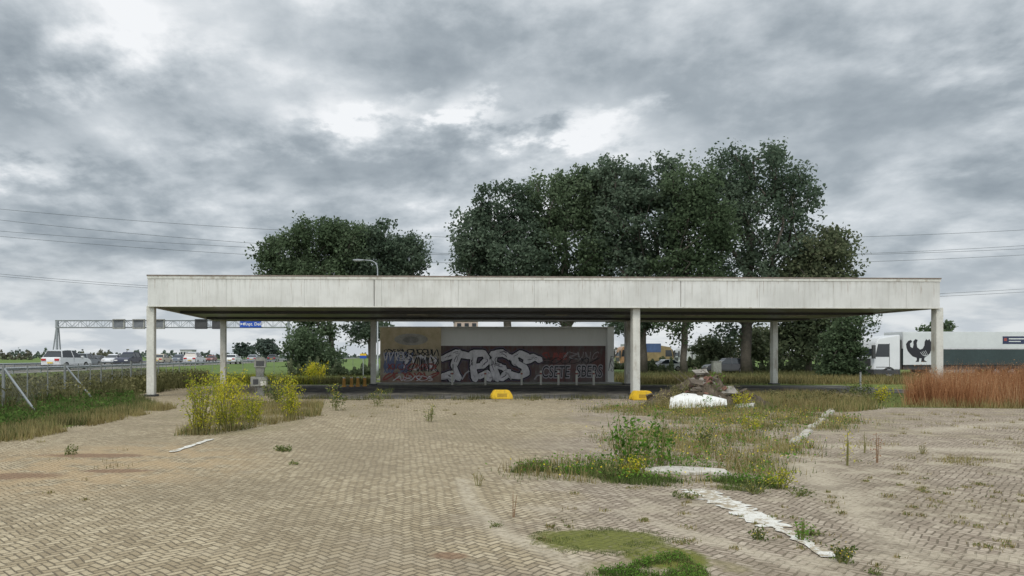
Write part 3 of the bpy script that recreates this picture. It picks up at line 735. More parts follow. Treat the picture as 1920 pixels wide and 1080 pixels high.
def treeline(name, Y, spans, mat, n, kindlabel, cat='treeline', dep=25):
    C = []
    for (a0, a1, top, base) in spans:
        k = int(n*(a1-a0)/100); px = rng.uniform(a0, a1, k)
        prof = .55+.25*np.sin(px*.11+a0)+.2*np.sin(px*.37+1)+.12*np.sin(px*.9)
        py = base-(base-top)*np.clip(prof, .15, 1)*rng.uniform(0, 1, k)**.6
        yy_ = Y+rng.uniform(-dep, dep, k); C.append(np.stack([(px-CX)/F*yy_, yy_, H+(HY-py)/F*yy_], 1))
    C = np.concatenate(C); C = C[C[:, 2] > 0]
    o = npmesh(name, leafV(C, Y*.0019, .8), 4, mat); tag(o, kindlabel, cat, kind='stuff')
treeline('treeline', 520, [(-40, 88, 652, 672), (130, 330, 656, 672), (330, 560, 658, 672), (560, 720, 660, 672)], HAZ, 500, 'thin hazy line of trees along the far horizon on the left')
treeline('treeline', 380, [(-30, 60, 655, 676), (150, 240, 654, 674), (1150, 1340, 650, 676), (1330, 1660, 652, 680), (1640, 2000, 655, 678)], HAZ2, 600, 'brownish far belt of trees behind the trucks and fields')
treeline('hedge', 86, [(1200, 1262, 672, 697), (1318, 1500, 668, 699), (1470, 1625, 655, 699)], LEAF[2], 3500, 'dark scrub and hedge growing below the right hand trees', 'hedge', 5)
treeline('hedge', 72, [(540, 640, 668, 703), (630, 715, 682, 703)], LEAF[2], 3500, 'dark scrub growing below the left hand trees', 'hedge', 4)
treeline('hedge', 104, [(1140, 1345, 668, 692)], LEAF[2], 3500, 'low olive hedge in front of the parked lorries', 'hedge', 3)

# ------------------------------------------------------------ weeds and grass
GR = leafmat('green_grass', [(.06, .082, .024), (.095, .13, .04), (.15, .185, .065), (.30, .28, .12)], .3, .8)
DRY = leafmat('dry_grass', [(.13, .10, .04), (.25, .20, .085), (.38, .32, .16), (.30, .27, .10)], .3, .9)
OLV = leafmat('olive_scrub', [(.055, .055, .025), (.10, .10, .042), (.16, .155, .07), (.24, .22, .11)], .25, .5)
YG = leafmat('yellow_green_leaves', [(.15, .20, .03), (.30, .33, .035), (.50, .46, .04), (.66, .56, .05)], .35, .8)
YFL = leafmat('yellow_flowers', [(.60, .44, .03), (.72, .58, .05), (.66, .58, .12)], .3, 1)
LG = leafmat('fresh_green_leaves', [(.06, .13, .02), (.11, .22, .035), (.18, .31, .055)], .35, 1)
VG = leafmat('verge_green_leaves', [(.045, .085, .02), (.08, .14, .035), (.13, .20, .05)], .35, 1)
REED = leafmat('rust_brown_reed', [(.16, .072, .036), (.32, .145, .07), (.46, .24, .12), (.56, .38, .22)], .3, .5)
STEM = plain('weed_stem', (.18, .17, .06), .9); DSTEM = plain('dry_stem', (.22, .13, .07), .9)
def stuff(name, V, k, mat, label, cat='grass'): return tag(npmesh(name, V, k, mat), label, cat, kind='stuff')
def P3(P, z=0.004): return np.concatenate([P, np.full((len(P), 1), z)], 1)
def blades(name, poly, n, h0, h1, w, mat, label, amt=.3, size=1.2, z=.004):
    P = clump(samp(poly, n), amt, size); h = rng.uniform(h0, h1, len(P))
    return stuff(name, bladeV(P3(P, z), h, w), 3, mat, label)
V1 = [(-8.9, 12), (-8.7, 20), (-9.0, 26), (-12.2, 33), (-14.5, 33), (-14.2, 12)]
blades('verge_grass', V1, 26000, .06, .30, .02, GR, 'green grass and weeds on the verge between paving and wire fence', .2)
C = P3(clump(samp([(-9.9, 12), (-9.8, 26), (-12.6, 33), (-16, 33), (-15, 12)], 11000), .45, 1.3)); C[:, 2] += rng.uniform(.02, .40, len(C))
stuff('verge_plants', leafV(C, .06, .5), 4, VG, 'broad leaved green plants on the left verge', 'plants')
blades('verge_straw', [(-8.6, 12), (-8.3, 26), (-9.8, 27), (-10.6, 12)], 15000, .05, .32, .02, DRY, 'yellowish dry grass along the left paving edge', .35)
blades('verge_dry', V1, 11000, .1, .45, .02, OLV, 'olive stalks mixed into the left verge', .4, 1.0)
V2 = [(-13.2, 16), (-12.8, 33), (-12.8, 46), (-16, 58), (-24, 58), (-21, 33), (-17.5, 16)]
blades('fence_scrub', V2, 34000, .3, .95, .035, OLV, 'dark olive scrub growing along the wire fence', .35, 2)
C = P3(clump(samp(V2, 18000), .5, 2.4)); C[:, 2] += rng.uniform(.1, .9, len(C))
stuff('fence_bramble', leafV(C, .085, .6), 4, OLV, 'low brambles tangled along the wire fence', 'plants')
blades('field_grass', [(-27, 22), (-19, 22), (-23, 58), (-14, 70), (-27, 70)], 14000, .1, .35, .05, GR, 'green meadow strip between fence and motorway', .2, 4)
I1 = [(-5.5, 16.9), (-4.6, 17.0), (-3.6, 19.8), (-2.7, 22.6), (-3.2, 28), (-6.8, 29), (-5.9, 22)]
blades('island_grass', I1, 10000, .06, .34, .018, DRY, 'dry grass of the narrow island around the yellow bushes', .3)
blades('island_grass', I1, 6000, .04, .25, .018, GR, 'green grass of the narrow island around the yellow bushes', .5)
def noslab(P):
    return P[~(((P[:, 0]-(X0+X1)/2)/.80)**2+((P[:, 1]-Y0-.05)/.60)**2 < 1)]
def ellsamp(n, sc=1.0):
    out = []
    for (cx, cy, rx, ry, ro) in GRASS_E:
        k = int(n*rx*ry/30); r_ = np.sqrt(rng.uniform(0, 1, k))*sc*(1+.12*rng.normal(size=k)); t = rng.uniform(0, 2*np.pi, k)
        u, v = rx*r_*np.cos(t), ry*r_*np.sin(t); c_, s_ = math.cos(ro), math.sin(ro)
        out.append(np.stack([cx+u*c_-v*s_, cy+u*s_+v*c_], 1))
    return noslab(np.concatenate(out))
P = clump(ellsamp(32000, .95), .64, .6); stuff('island_straw', bladeV(P3(P), rng.uniform(.03, .30, len(P)), .014), 3, DRY, 'straw coloured grass on the right foreground island')
P = clump(ellsamp(24000, .98)+.7, .60, .55)-.7; stuff('island_herbs', bladeV(P3(P), rng.uniform(.02, .18, len(P)), .014), 3, GR, 'green tufts on the right foreground island')
C = P3(clump(ellsamp(9000, .95)+2.1, .70, .5)-2.1); C[:, 2] += rng.uniform(.01, .24, len(C)); stuff('island_leafy_plants', leafV(C, .030, .5), 4, LG, 'bright green leafy plants scattered over the right island', 'plants')
P = clump(noslab(samp([(1.7, 11.6), (3.0, 10.6), (5.2, 9.8), (5.6, 10.6), (3.4, 12.2), (2.2, 12.6)], 14000)), .42, .5)
stuff('island_edge_grass', bladeV(P3(P), rng.uniform(.02, .12, len(P)), .012), 3, GR, 'dense green grass at the front edge of the right island')
C = P3(clump(noslab(samp([(1.7, 11.6), (3.0, 10.8), (5.4, 9.9), (6.2, 12), (4.4, 13.4), (2.2, 12.6)], 5000)), .5, .5)); C[:, 2] += rng.uniform(.01, .14, len(C)); stuff('island_leaves', leafV(C, .022, .55), 4, LG, 'small leafy herbs along the front of the right island', 'plants')
C = P3(clump(ellsamp(2600, .95), .5, .9)); C[:, 2] += rng.uniform(.02, .25, len(C)); stuff('island_flowers', leafV(C, .016, .8), 4, YFL, 'tiny yellow flowers scattered over the right island', 'flowers')
P = clump(samp([gp(1100, 1078), gp(1090, 1110), gp(1340, 1130), gp(1335, 1082), gp(1275, 1040), gp(1215, 1048), gp(1180, 1062)], 10000), .42, .2)
stuff('front_grass', bladeV(P3(P), rng.uniform(.012, .07, len(P)), .006), 3, GR, 'green grass patch at the bottom edge of the foreground')
C = P3(P[:2500]); C[:, 2] += rng.uniform(.01, .06, len(C)); stuff('front_leaves', leafV(C, .011, .6), 4, LG, 'small green leaves in the patch at the bottom edge', 'plants')
th = rng.uniform(0, 6.28, 5200); rr = np.sqrt(rng.uniform(.1, 1.25, 5200)); P = clump(np.stack([2.05+.74*rr*np.cos(th), 7.3+.52*rr*np.sin(th)], 1), .62, .22)
stuff('moss_fringe', bladeV(P3(P), rng.uniform(.006, .028, len(P)), .006), 3, GR, 'short grass growing over the mossy hollow in the foreground')
tf = []
for poly, n in (([(9, 14), (20, 13), (24, 24), (12, 25)], 130), ([(-4, 22), (8, 22), (9, 31), (-4, 31)], 35), ([(1, 6), (8, 6), (9, 12), (2, 10)], 80), ([(-7, 24), (10, 29.5), (11, 31.3), (-8, 31.3)], 90), ([(5.5, 8), (9, 8), (13, 14), (8, 13)], 60), ([(-8, 9), (-3, 9), (-4, 16), (-9, 16)], 12)):
    for (x, y) in samp(poly, n):
        k = random.randint(6, 40); s_ = random.uniform(.02, .05) if y < 12 else random.uniform(.03, .16); hs = .5 if y < 12 else 1
        tf.append(np.stack([x+rng.normal(size=k)*s_, y+rng.normal(size=k)*s_, np.full(k, hs)], 1))
P = np.concatenate(tf); stuff('paving_tufts', bladeV(P3(P[:, :2]), rng.uniform(.02, .12, len(P))*P[:, 2], .010), 3, DRY, 'small tufts growing in the paving joints')
P2 = P[rng.uniform(size=len(P)) < .35]; stuff('paving_herbs', leafV(P3(P2[:, :2])+np.array([0, 0, .02]), .014, .5), 4, GR, 'tiny green herbs growing in the paving joints', 'plants')
M1 = [(8.2, 25), (10, 28.8), (13.5, 32), (20, 35.3), (19.3, 30.5), (17.8, 26), (15, 24)]
blades('yard_grass', M1, 22000, .08, .45, .022, DRY, 'tall dry grass around and behind the rubble heap', .35, 1.5)
blades('yard_grass', M1, 12000, .08, .38, .022, GR, 'green grass around and behind the rubble heap', .45, 1.3)
blades('apron_edge_grass', [(-6, 30.6), (11, 30.6), (11.5, 32.2), (-6, 32.4)], 9000, .03, .28, .02, OLV, 'scattered olive weeds along the front edge of the dark apron', .68, .8)
C = P3(clump(samp([(13.5, 25.5), (18.6, 26.5), (19.8, 32), (16, 32)], 3000), .55, 1)); C[:, 2] += rng.uniform(.05, .45, len(C)); stuff('yard_weeds', leafV(C, .045, .5), 4, OLV, 'olive weeds between rubble heap and red reeds', 'plants')
blades('far_yard_grass', [(-9, 48), (-2.2, 48), (-2.2, 56), (-12, 56), (-16, 50)], 12000, .15, .6, .035, OLV, 'olive grass behind the canopy left of the kiosk', .35, 2)
blades('far_yard_straw', [(-14, 48), (-6, 48), (-6, 56), (-14, 56)], 5000, .15, .7, .035, YG, 'yellow green grass behind the back left column', .5, 2)
blades('far_yard_grass', [(15.5, 48.2), (44, 47), (60, 58), (15.5, 56)], 26000, .15, .6, .04, DRY, 'mixed dry grass behind the right half of the canopy', .3, 3)
blades('far_yard_green', [(15.5, 48.2), (44, 47), (70, 75), (15.5, 75)], 30000, .1, .6, .05, OLV, 'olive green grass behind the right half of the canopy', .3, 4)
RD = [(19.3, 27.6), (20.6, 26.2), (24, 25.9), (42, 25), (44, 40), (29, 38), (22.6, 31.5)]
P = samp(RD, 42000)
cl2 = np.sin(P[:, 0]*1.9)+np.sin(P[:, 1]*2.3+P[:, 0])+.7*np.sin(P[:, 0]*5.3+P[:, 1]*4.1)
P = P[(cl2+rng.normal(size=len(P))*1.2) > -1.3]; cl2 = np.sin(P[:, 0]*1.9)+np.sin(P[:, 1]*2.3+P[:, 0])+.7*np.sin(P[:, 0]*5.3+P[:, 1]*4.1)
hh = (rng.uniform(.5, 1.0, len(P))**.7)*(1.46+.16*cl2)*np.clip((P[:, 0]-18.0)/2.0, .45, 1)
stuff('red_reeds', bladeV(P3(P), hh, .017, .30), 3, REED, 'dense rust brown reeds at the right edge of the yard', 'reeds')
k_ = np.where(rng.uniform(size=len(P)) < .7)[0]; C = P3(P[k_]); C[:, :2] += rng.normal(size=(len(k_), 2))*.08; C[:, 2] += hh[k_]*rng.uniform(.5, 1.0, len(k_)); stuff('reed_seeds', leafV(C, .032, .4), 4, REED, 'rust brown seed heads on the reeds', 'reeds')
P = samp([(17.8, 26.6), (24, 25.2), (42, 24.4), (42, 25.6), (20, 27)], 9000); stuff('reed_edge_grass', bladeV(P3(P), rng.uniform(.05, .45, len(P)), .018), 3, DRY, 'straw grass at the foot of the rust brown reeds')

def weed(px, py, h, w, n, label, leaf=.03, lm=YG, fl=YFL, nl=30, name='weed', nf=14, stem=STEM, cat='plant', lean=.5, Y=None):
    if Y is None: X, Y = gp(px, py)
    else: X = wx(px, Y)
    r = empty(name, (X, Y, .004), 0, label, cat)
    sm = MB(); C = []; FC = []
    for k in range(n):
        a = random.uniform(0, 6.28); b = random.uniform(0, w*.35); e = random.uniform(.2, 1)*w*lean; hh_ = h*random.uniform(.5, 1)
        a2 = a+random.uniform(-.5, .5); p0 = Vector((b*math.cos(a), b*math.sin(a), 0)); p2 = Vector((math.cos(a2)*(b+e), math.sin(a2)*(b+e), hh_))
        pts = [p0+(p2-p0)*t+Vector((0, 0, .08*hh_*math.sin(t*3.14))) for t in (0, .33, .66, 1)]
        sm.tube(pts, [.006+h*.004, .005+h*.003, .004+h*.002, .002], 4, cap=False)
        for q in range(nl):
            t = random.uniform(.1, 1)**.8; c_ = p0+(p2-p0)*t; s_ = leaf*1.5+.02*h
            C.append((c_.x+random.gauss(0, s_), c_.y+random.gauss(0, s_), max(.01, c_.z+random.gauss(0, s_*.7))))
        if fl is not None:
            for q in range(nf):
                c_ = p0+(p2-p0)*random.uniform(.7, 1.02); FC.append((c_.x+random.gauss(0, leaf*1.4), c_.y+random.gauss(0, leaf*1.4), c_.z+random.gauss(0, leaf)))
    sm.build('stem', stem, r, fix=False); npmesh('leaves', leafV(np.array(C), leaf, .42), 4, lm, r)
    if FC: tag(npmesh('flowers', leafV(np.array(FC), leaf*.42, .8), 4, fl, r), kind='stuff')
    return r
weed(376, 815, 1.55, .60, 26, 'tall yellow flowering bush at the left tip of the narrow island', .033, nl=62, nf=6, name='bush', lean=.7)
weed(425, 808, 1.4, .6, 24, 'yellow green bush second from the tip of the narrow island', .033, nl=58, nf=5, name='bush', lean=.7)
weed(470, 797, 1.0, .6, 18, 'low yellow bush in the middle of the narrow island', .033, nl=45, nf=5, name='bush')
weed(545, 786, 1.45, .6, 22, 'yellow green bush at the right end of the narrow island', .036, nl=52, nf=4, name='bush', lean=.7)
weed(520, 760, 1.4, .9, 16, 'green weed beside the grey service machine', .05, GR, None, nl=40)
weed(430, 757, 1.45, 1.0, 16, 'green and yellow shrub behind the island under the canopy edge', .055, YG, YFL, nl=45, nf=4, name='bush')
weed(630, 770, 1.0, .5, 9, 'small green shrub on the paving right of the narrow island', .045, GR, YFL, nl=26, nf=5)
weed(707, 762, .75, .35, 7, 'slim green weed on the paving before the kiosk corner', .04, GR, YFL, nl=22, nf=4)
weed(728, 748, .6, .3, 6, 'slim weed at the edge of the dark apron', .04, GR, None, nl=16)
weed(806, 791, .55, .26, 8, 'lone green tuft in the middle of the brick yard', .03, GR, YFL, nl=20, nf=4)
weed(590, 712, 1.4, 1.6, 26, 'yellow bushes far behind the canopy near the lamp', .09, YG, YFL, nl=30, name='bush')
weed(1172, 886, 1.2, .42, 16, 'tall leafy green weed on the left of the foreground island', .045, LG, None, nl=22, nf=0, lean=.6)
weed(1240, 872, 1.0, .26, 10, 'leafy green weed just right of the tallest one on the island', .045, LG, None, nl=20)
weed(1190, 893, .35, .3, 9, 'low yellow weed at the foot of the tall leafy weed', .03, YG, YFL, nl=22, nf=6)
weed(1145, 900, .35, .3, 8, 'low green weed at the left end of the foreground island', .03, GR, None, nl=20)
weed(1210, 880, .8, .3, 8, 'middle leafy weed between the two tall ones on the island', .04, LG, None, nl=18)
weed(530, 846, .07, .26, 14, 'small flat dark green tuft on the bricks left of centre', .028, GR, None, nl=14)
weed(553, 871, .05, .13, 8, 'tiny green tuft below the flat one on the bricks', .02, GR, None, nl=10)
weed(134, 852, .20, .22, 8, 'small weed on the sandy bricks at far left', .025, GR, None, nl=14)
weed(896, 912, .24, .12, 5, 'thin weed at the start of the sandy track', .016, DRY, None, nl=12)
weed(932, 988, .04, .10, 7, 'tiny green sprout between bricks near the sandy track', .014, GR, None, nl=10)
weed(1420, 1012, .13, .12, 9, 'small green weed beside the painted line', .02, GR, YFL, nl=14, nf=2)
weed(1502, 1015, .22, .10, 7, 'upright green weed on the lower painted line', .02, LG, None, nl=14)
weed(1525, 1003, .05, .16, 9, 'flat green weed right of the painted line', .02, GR, None, nl=12)
weed(1575, 1055, .16, .16, 10, 'yellow flowered weed at the lower end of the painted line', .02, GR, YFL, nl=16, nf=3)
weed(1640, 1076, .03, .10, 7, 'tiny weed at the bottom right of the foreground', .014, GR, None, nl=10)
weed(1460, 915, .32, .4, 16, 'yellow flowered weeds right of the flat slab', .022, YG, YFL, nl=16, nf=4)
weed(1410, 925, .22, .35, 12, 'green weeds before the flat slab', .022, GR, YFL, nl=16, nf=2)
weed(1500, 930, .12, .3, 10, 'low green weed at the right tip of the island', .022, GR, None, nl=12)
weed(1282, 934, .08, .25, 10, 'low dark green weed above the painted line', .022, GR, None, nl=12)
weed(1320, 840, .45, .3, 12, 'green weed in the middle of the right island behind the slab', .03, GR, YFL, nl=20, nf=3)
weed(1410, 810, .5, .4, 12, 'loose yellow green weed at the back of the right island', .03, YG, YFL, nl=20, nf=3)
weed(1587, 873, .85, .10, 4, 'tall thin pale weed right of the kerb', .02, YG, None, nl=16, lean=.3)
weed(1645, 868, .62, .06, 3, 'rusty dry dock stalk right of the thin pale weed', .018, REED, None, nl=30, lean=.3, stem=DSTEM)
weed(1620, 850, .5, .10, 3, 'thin grey stalks behind the rusty dock stalk', .016, DRY, None, nl=10, lean=.3)
weed(1728, 852, .22, .14, 5, 'small dry weed on the right paving', .018, DRY, None, nl=12)
weed(962, 970, .40, .04, 2, 'bare dry stalk leaning over the sandy track', .010, DRY, None, nl=5, stem=DSTEM, lean=1.0)
weed(1335, 745, 1.35, .6, 16, 'green plant growing on top of the rubble heap', .055, LG, None, nl=16, Y=26.3)
weed(1275, 745, 1.1, .6, 18, 'dark olive plant on the left shoulder of the rubble heap', .045, OLV, None, nl=30, Y=26.0)
weed(1250, 752, .8, .6, 16, 'straggly dry plant on the left slope of the rubble heap', .035, DRY, None, nl=26, Y=25.9)
weed(1370, 750, .9, .5, 14, 'olive plant on the right slope of the rubble heap', .045, OLV, None, nl=26, Y=26.2)
weed(1325, 762, .6, .22, 6, 'leafy sprout behind the white slab', .05, LG, None, nl=14, Y=25.4)
weed(1395, 757, .6, .6, 16, 'yellow weed at the right foot of the rubble heap', .04, YG, YFL, nl=24, nf=5, Y=25.6)
weed(1235, 755, .45, .6, 14, 'dry weed at the left foot of the rubble heap', .035, DRY, None, nl=24, Y=25.6)
weed(1650, 752, .7, .5, 14, 'pale green shrub at the left edge of the red reeds', .045, YG, None, nl=30, Y=29, name='bush')
weed(1610, 745, .8, .8, 14, 'green shrub below the drooping dark tree', .05, GR, None, nl=30, Y=33, name='bush')

# ------------------------------------------------------------ wire fence
fe = empty('wire_fence', (0, 0, 0), 0, 'sagging chain link fence on grey posts along the left verge', 'fence')
FP = [(-14.1, 15), (-13.45, 23.8), (-14.6, 30.5), (-15.4, 36), (-16.2, 42), (-17.0, 49), (-17.8, 56), (-18.6, 63), (-16, 70), (-12.5, 76), (-9, 82), (-5, 88)]
FH = 1.62; wm = MB(); FG = plain('fence_steel', (.22, .23, .22), .6, .25, 3, metal=.1)
for i, (x, y) in enumerate(FP):
    MB().tube([(x, y, 0), (x, y, FH)], .055 if i in (1, 2, 4) else .035, 8).build('fence_post', FG, fe)
    if i+1 < len(FP):
        x2, y2 = FP[i+1]
        for t in (1/3, 2/3): MB().tube([(x+(x2-x)*t, y+(y2-y)*t, 0), (x+(x2-x)*t, y+(y2-y)*t, FH-.05)], .025, 6).build('fence_post', FG, fe)
        for z_ in (.1, .8, FH-.06): wm.tube([(x, y, z_), (x2, y2, z_)], .006, 3, cap=False)
        if i < 5:
            L = math.hypot(x2-x, y2-y); n = int(L/.16)
            for k in range(-10, n):
                for sgn in (0, 1):
                    s0, s1 = k*.16, k*.16+1.5
                    z0, z1 = (.1, FH-.06) if sgn == 0 else (FH-.06, .1)
                    c0, c1 = max(s0, 0), min(s1, L)
                    if c1 <= c0: continue
                    za = z0+(z1-z0)*(c0-s0)/(s1-s0); zb = z0+(z1-z0)*(c1-s0)/(s1-s0)
                    wm.tube([(x+(x2-x)*c0/L, y+(y2-y)*c0/L, za), (x+(x2-x)*c1/L, y+(y2-y)*c1/L, zb)], .0025, 3, cap=False)
wm.build('wire_mesh', FG, fe, fix=False)
for i in (1, 2):
    x, y = FP[i]
    MB().tube([(x, y, FH-.1), (x+1.05, y+(.1 if i == 1 else .4), 0)], .04, 6).build('brace', GALV, fe)
def rail(xr_, label, ns, st):
    gr = empty('guard_rail', (0, 0, 0), 0, label, 'guard rail')
    MB().prism([(xr_-.1, .86), (xr_, .90), (xr_-.1, .97), (xr_, 1.03), (xr_-.1, 1.10), (xr_-.16, 1.10), (xr_-.16, .86)], 'y', 22, 700).build('rail', GALV, gr)
    for k in range(ns): MB().box(xr_-.25, xr_-.17, 24+k*st-.06, 24+k*st+.06, .5, 1.05).build('rail_post', GALV, gr)
rail(-28.5, 'long steel guard rail along the near edge of the motorway', 50, 4)
rail(-46.0, 'steel guard rail on the median between the carriageways', 50, 5)

# ------------------------------------------------------------ vehicles
GLASS = plain('dark_glass', (.02, .025, .03), .12, .1); TYRE = plain('tyre_rubber', (.02, .02, .02), .9); RIM = plain('wheel_rim', (.35, .35, .36), .35, .1, metal=.6)
TAIL = plain('tail_light_red', (.45, .02, .02), .3, .1); HEAD = plain('head_light', (.75, .75, .72), .2, .1); PLATE = plain('yellow_plate', (.7, .5, .05), .5, .1)
PAINT = {}
def paint(n, c):
    if n not in PAINT: PAINT[n] = plain(n+'_car_paint', c, .28, .05, 1)
    return PAINT[n]
def wheels(root, xs, hw, r=.33, w=.22):
    for x in xs:
        for s_ in (-1, 1):
            wo_ = MB().tube([(x, s_*(hw-w), r), (x, s_*hw, r)], r, 18).build('wheel', TYRE, root)
            MB().tube([(x, s_*(hw-.02), r), (x, s_*(hw+.012), r)], r*.62, 12).build('rim', RIM, wo_)
SHAPES = {
 'sedan': dict(L=4.6, low=[(-2.3,.32),(-2.32,.72),(-2.22,.98),(-1.7,1.03),(1.0,.97),(1.85,.86),(2.22,.70),(2.3,.5),(2.28,.3)], gh=[(-1.85,1.0),(-1.2,1.40),(-.6,1.46),(.1,1.44),(1.0,.95)], roof=[(-1.22,1.395),(-.6,1.465),(.1,1.445),(.3,1.35),(.1,1.49),(-.6,1.51),(-1.2,1.44)]),
 'suv': dict(L=4.7, low=[(-2.3,.36),(-2.35,.8),(-2.28,1.08),(1.05,1.06),(1.95,.95),(2.28,.78),(2.34,.5),(2.3,.36)], gh=[(-2.15,1.06),(-1.85,1.58),(-.9,1.66),(.1,1.63),(1.05,1.04)], roof=[(-1.9,1.575),(-.9,1.665),(.1,1.635),(.3,1.52),(.12,1.69),(-.9,1.72),(-1.95,1.65)]),
 'hatch': dict(L=4.0, low=[(-1.95,.32),(-2.0,.75),(-1.95,1.0),(1.0,.96),(1.65,.84),(1.95,.68),(2.0,.45),(1.95,.3)], gh=[(-1.85,.98),(-1.5,1.42),(-.7,1.50),(.1,1.46),(.98,.94)], roof=[(-1.55,1.415),(-.7,1.505),(.1,1.465),(.3,1.36),(.1,1.51),(-.7,1.55),(-1.6,1.48)])}
def car(px, Y, color, cn, shape, rz, label, z=.604, scale=1.0):
    sh = SHAPES[shape]; r = empty('car', (wx(px, Y), Y, z), rz, label, 'car'); r.scale = (scale,)*3
    pm = paint(cn, color); hw = .9
    MB().prism(sh['low'], 'y', -1, 1, lambda p, q: hw*(1-.05*max(0, q-.6))).build('body', pm, r, bevel=.05, smooth=False)
    xw = sh['L']*.30
    z0 = sh['gh'][0][1]
    MB().prism(sh['gh'], 'y', -1, 1, lambda p, q: hw*.95-(q-z0)*.42).build('windows', GLASS, r, bevel=.02)
    MB().prism(sh['roof'], 'y', -1, 1, lambda p, q: hw*.95-(q-z0)*.40).build('roof', pm, r, bevel=.012)
    zt = sh['gh'][2][1]
    for s_ in (-1, 1):
        MB().tube([(-.35, s_*(hw*.955), z0), (-.38, s_*(hw*.955-(zt-z0)*.42), zt)], .04, 4).build('pillar', pm, r)
        MB().tube([(sh['gh'][0][0]+.15, s_*(hw*.94), z0), (sh['gh'][1][0]+.1, s_*(hw*.94-(zt-z0)*.38), sh['gh'][1][1])], .07, 4).build('pillar', pm, r)
        MB().box(.75, .95, s_*(hw+.02)-.1, s_*(hw+.02)+.1, z0, z0+.14).build('mirror', pm, r)
        MB().box(-.36, -.33, s_*(hw*.985)-.006, s_*(hw*.985)+.006, .45, z0-.03).build('door_gap', DARK, r)
    L = sh['L']/2
    wheels(r, (-xw, xw), hw+.01, .34)
    MB().box(-L-.03, L+.02, -hw*.97, hw*.97, .26, .40).build('sill', DARK, r)
    zt = sh['low'][1][1]
    for s_ in (-1, 1):
        MB().box(-L-.045, -L+.12, s_*hw*.68-.2, s_*hw*.68+.2, zt-.02, zt+.16).build('tail_light', TAIL, r)
        MB().box(L-.25, L-.0, s_*hw*.68-.2, s_*hw*.68+.2, .62, .76).build('headlight', HEAD, r)
    MB().box(-L-.05, -L-.03, -.26, .26, .55, .66).build('number_plate', PLATE, r)
    return r
UP, DN = R(90), R(-90)
car(126, 70, (.74, .75, .76), 'white', 'suv', R(82), 'white hatchback SUV nearest on the motorway at far left', scale=1.12)
car(162, 84, (.22, .24, .26), 'grey', 'hatch', UP, 'grey small car just ahead of the white SUV', scale=1.05)
car(241, 96, (.03, .035, .06), 'navy', 'suv', DN, 'dark blue car on the motorway between two white cars', scale=1.1)
car(213, 116, (.60, .61, .63), 'silver', 'sedan', DN, 'silver sedan behind the dark blue car', scale=1.1)
car(183, 140, (.1, .1, .11), 'black', 'sedan', DN, 'black sedan far along the motorway at left')
car(303, 112, (.50, .45, .35), 'beige', 'sedan', UP, 'beige sedan just right of the left front column', scale=1.1)
car(365, 112, (.74, .75, .76), 'white', 'suv', UP, 'white car in the middle of the left canopy opening', scale=1.12)
car(335, 150, (.12, .14, .17), 'slate', 'hatch', DN, 'slate grey hatchback left of the white car in the opening', scale=1.1)
car(396, 165, (.2, .05, .04), 'red', 'hatch', DN, 'dark red hatchback far off by the back left column')
car(437, 120, (.74, .75, .76), 'white', 'sedan', UP, 'white sedan just right of the back left column', scale=1.1)
car(476, 155, (.3, .33, .36), 'blue_grey', 'sedan', UP, 'blue grey sedan under the blue road sign', scale=1.1)
car(512, 165, (.05, .05, .05), 'black', 'hatch', UP, 'black hatchback farthest on the motorway', scale=1.1)
car(1245, 90, (.62, .62, .62), 'pale_grey', 'sedan', R(185), 'pale grey car parked before the lettered trailer behind the yard', 0)
car(1360, 80, (.04, .04, .05), 'black', 'suv', R(178), 'black car on the service road behind the rubble heap', 0)

def truck(X_, Y, rz, label, cabc, cn, top, lown, tl=13.4):
    r = empty('lorry', (X_, Y, 0), rz, label, 'lorry')   # origin at cab front, vehicle runs to +x
    pm = paint(cn, cabc)
    cab = MB().prism([(0, .75), (0.0, 1.9), (.28, 3.1), (.55, 3.45), (2.3, 3.75), (2.3, .75)], 'y', -1.22, 1.22).build('cab', pm, r, bevel=.06)
    MB().add([(.0-.012, -1.05, 1.95), (.0-.012, 1.05, 1.95), (.26, 1.0, 2.95), (.26, -1.0, 2.95)], [(0, 1, 2, 3)]).build('windscreen', GLASS, cab)
    for s_ in (-1, 1):
        MB().prism([(.18, 1.85), (1.35, 1.85), (1.35, 2.95), (.42, 2.95)], 'y', s_*1.224, s_*1.232).build('side_window', GLASS, cab)
        MB().box(-.18, .05, s_*1.4-.1, s_*1.4+.1, 1.7, 2.85).build('mirror', DARK, cab)
        MB().box(-.02, .12, s_*.9-.2, s_*.9+.2, .85, 1.05).build('headlight', HEAD, cab)
        MB().prism([(.25, .95), (1.32, .95), (1.32, 1.0), (.25, 1.0)], 'y', s_*1.224, s_*1.23).build('door_line', DARK, cab)
        MB().box(1.36, 1.40, s_*1.224-.003, s_*1.224+.003, 1.0, 3.0).build('door_line', DARK, cab)
    MB().box(-.03, .0, -.9, .9, 1.05, 1.7).build('grille', DARK, cab)
    MB().box(.02, 2.3, -1.24, 1.24, .32, .745).build('bumper', DARK, r, bevel=.03)
    MB().box(2.31, 2.49, -1.1, 1.1, .76, 3.3).build('cab_gap_fairing', DARK, r)
    MB().box(2.5, 2.8+tl, -1.24, 1.24, 2.55, 4.0).build('trailer_upper_side', top, r, bevel=.03)
    MB().box(2.5, 2.8+tl, -1.24, 1.24, 1.15, 2.547).build('trailer_lower_side', lown, r, bevel=.02)
    MB().box(2.6, 2.8+tl, -1.1, 1.1, .75, 1.147).build('chassis', DARK, r)
    MB().box(4.8, min(8.6, 2.6+tl), -1.2, 1.2, .45, .745).build('side_guard', GREY, r)
    wheels(r, (1.35, 10.4, 11.7, 13.0) if tl > 10 else (1.35, 1.8+tl), 1.22, .5, .34)
    return r
TGREY = plain('trailer_white', (.64, .66, .66), .45, .06, .5); TGREEN = plain('trailer_dark_green', (.03, .05, .05), .4, .2, .5)
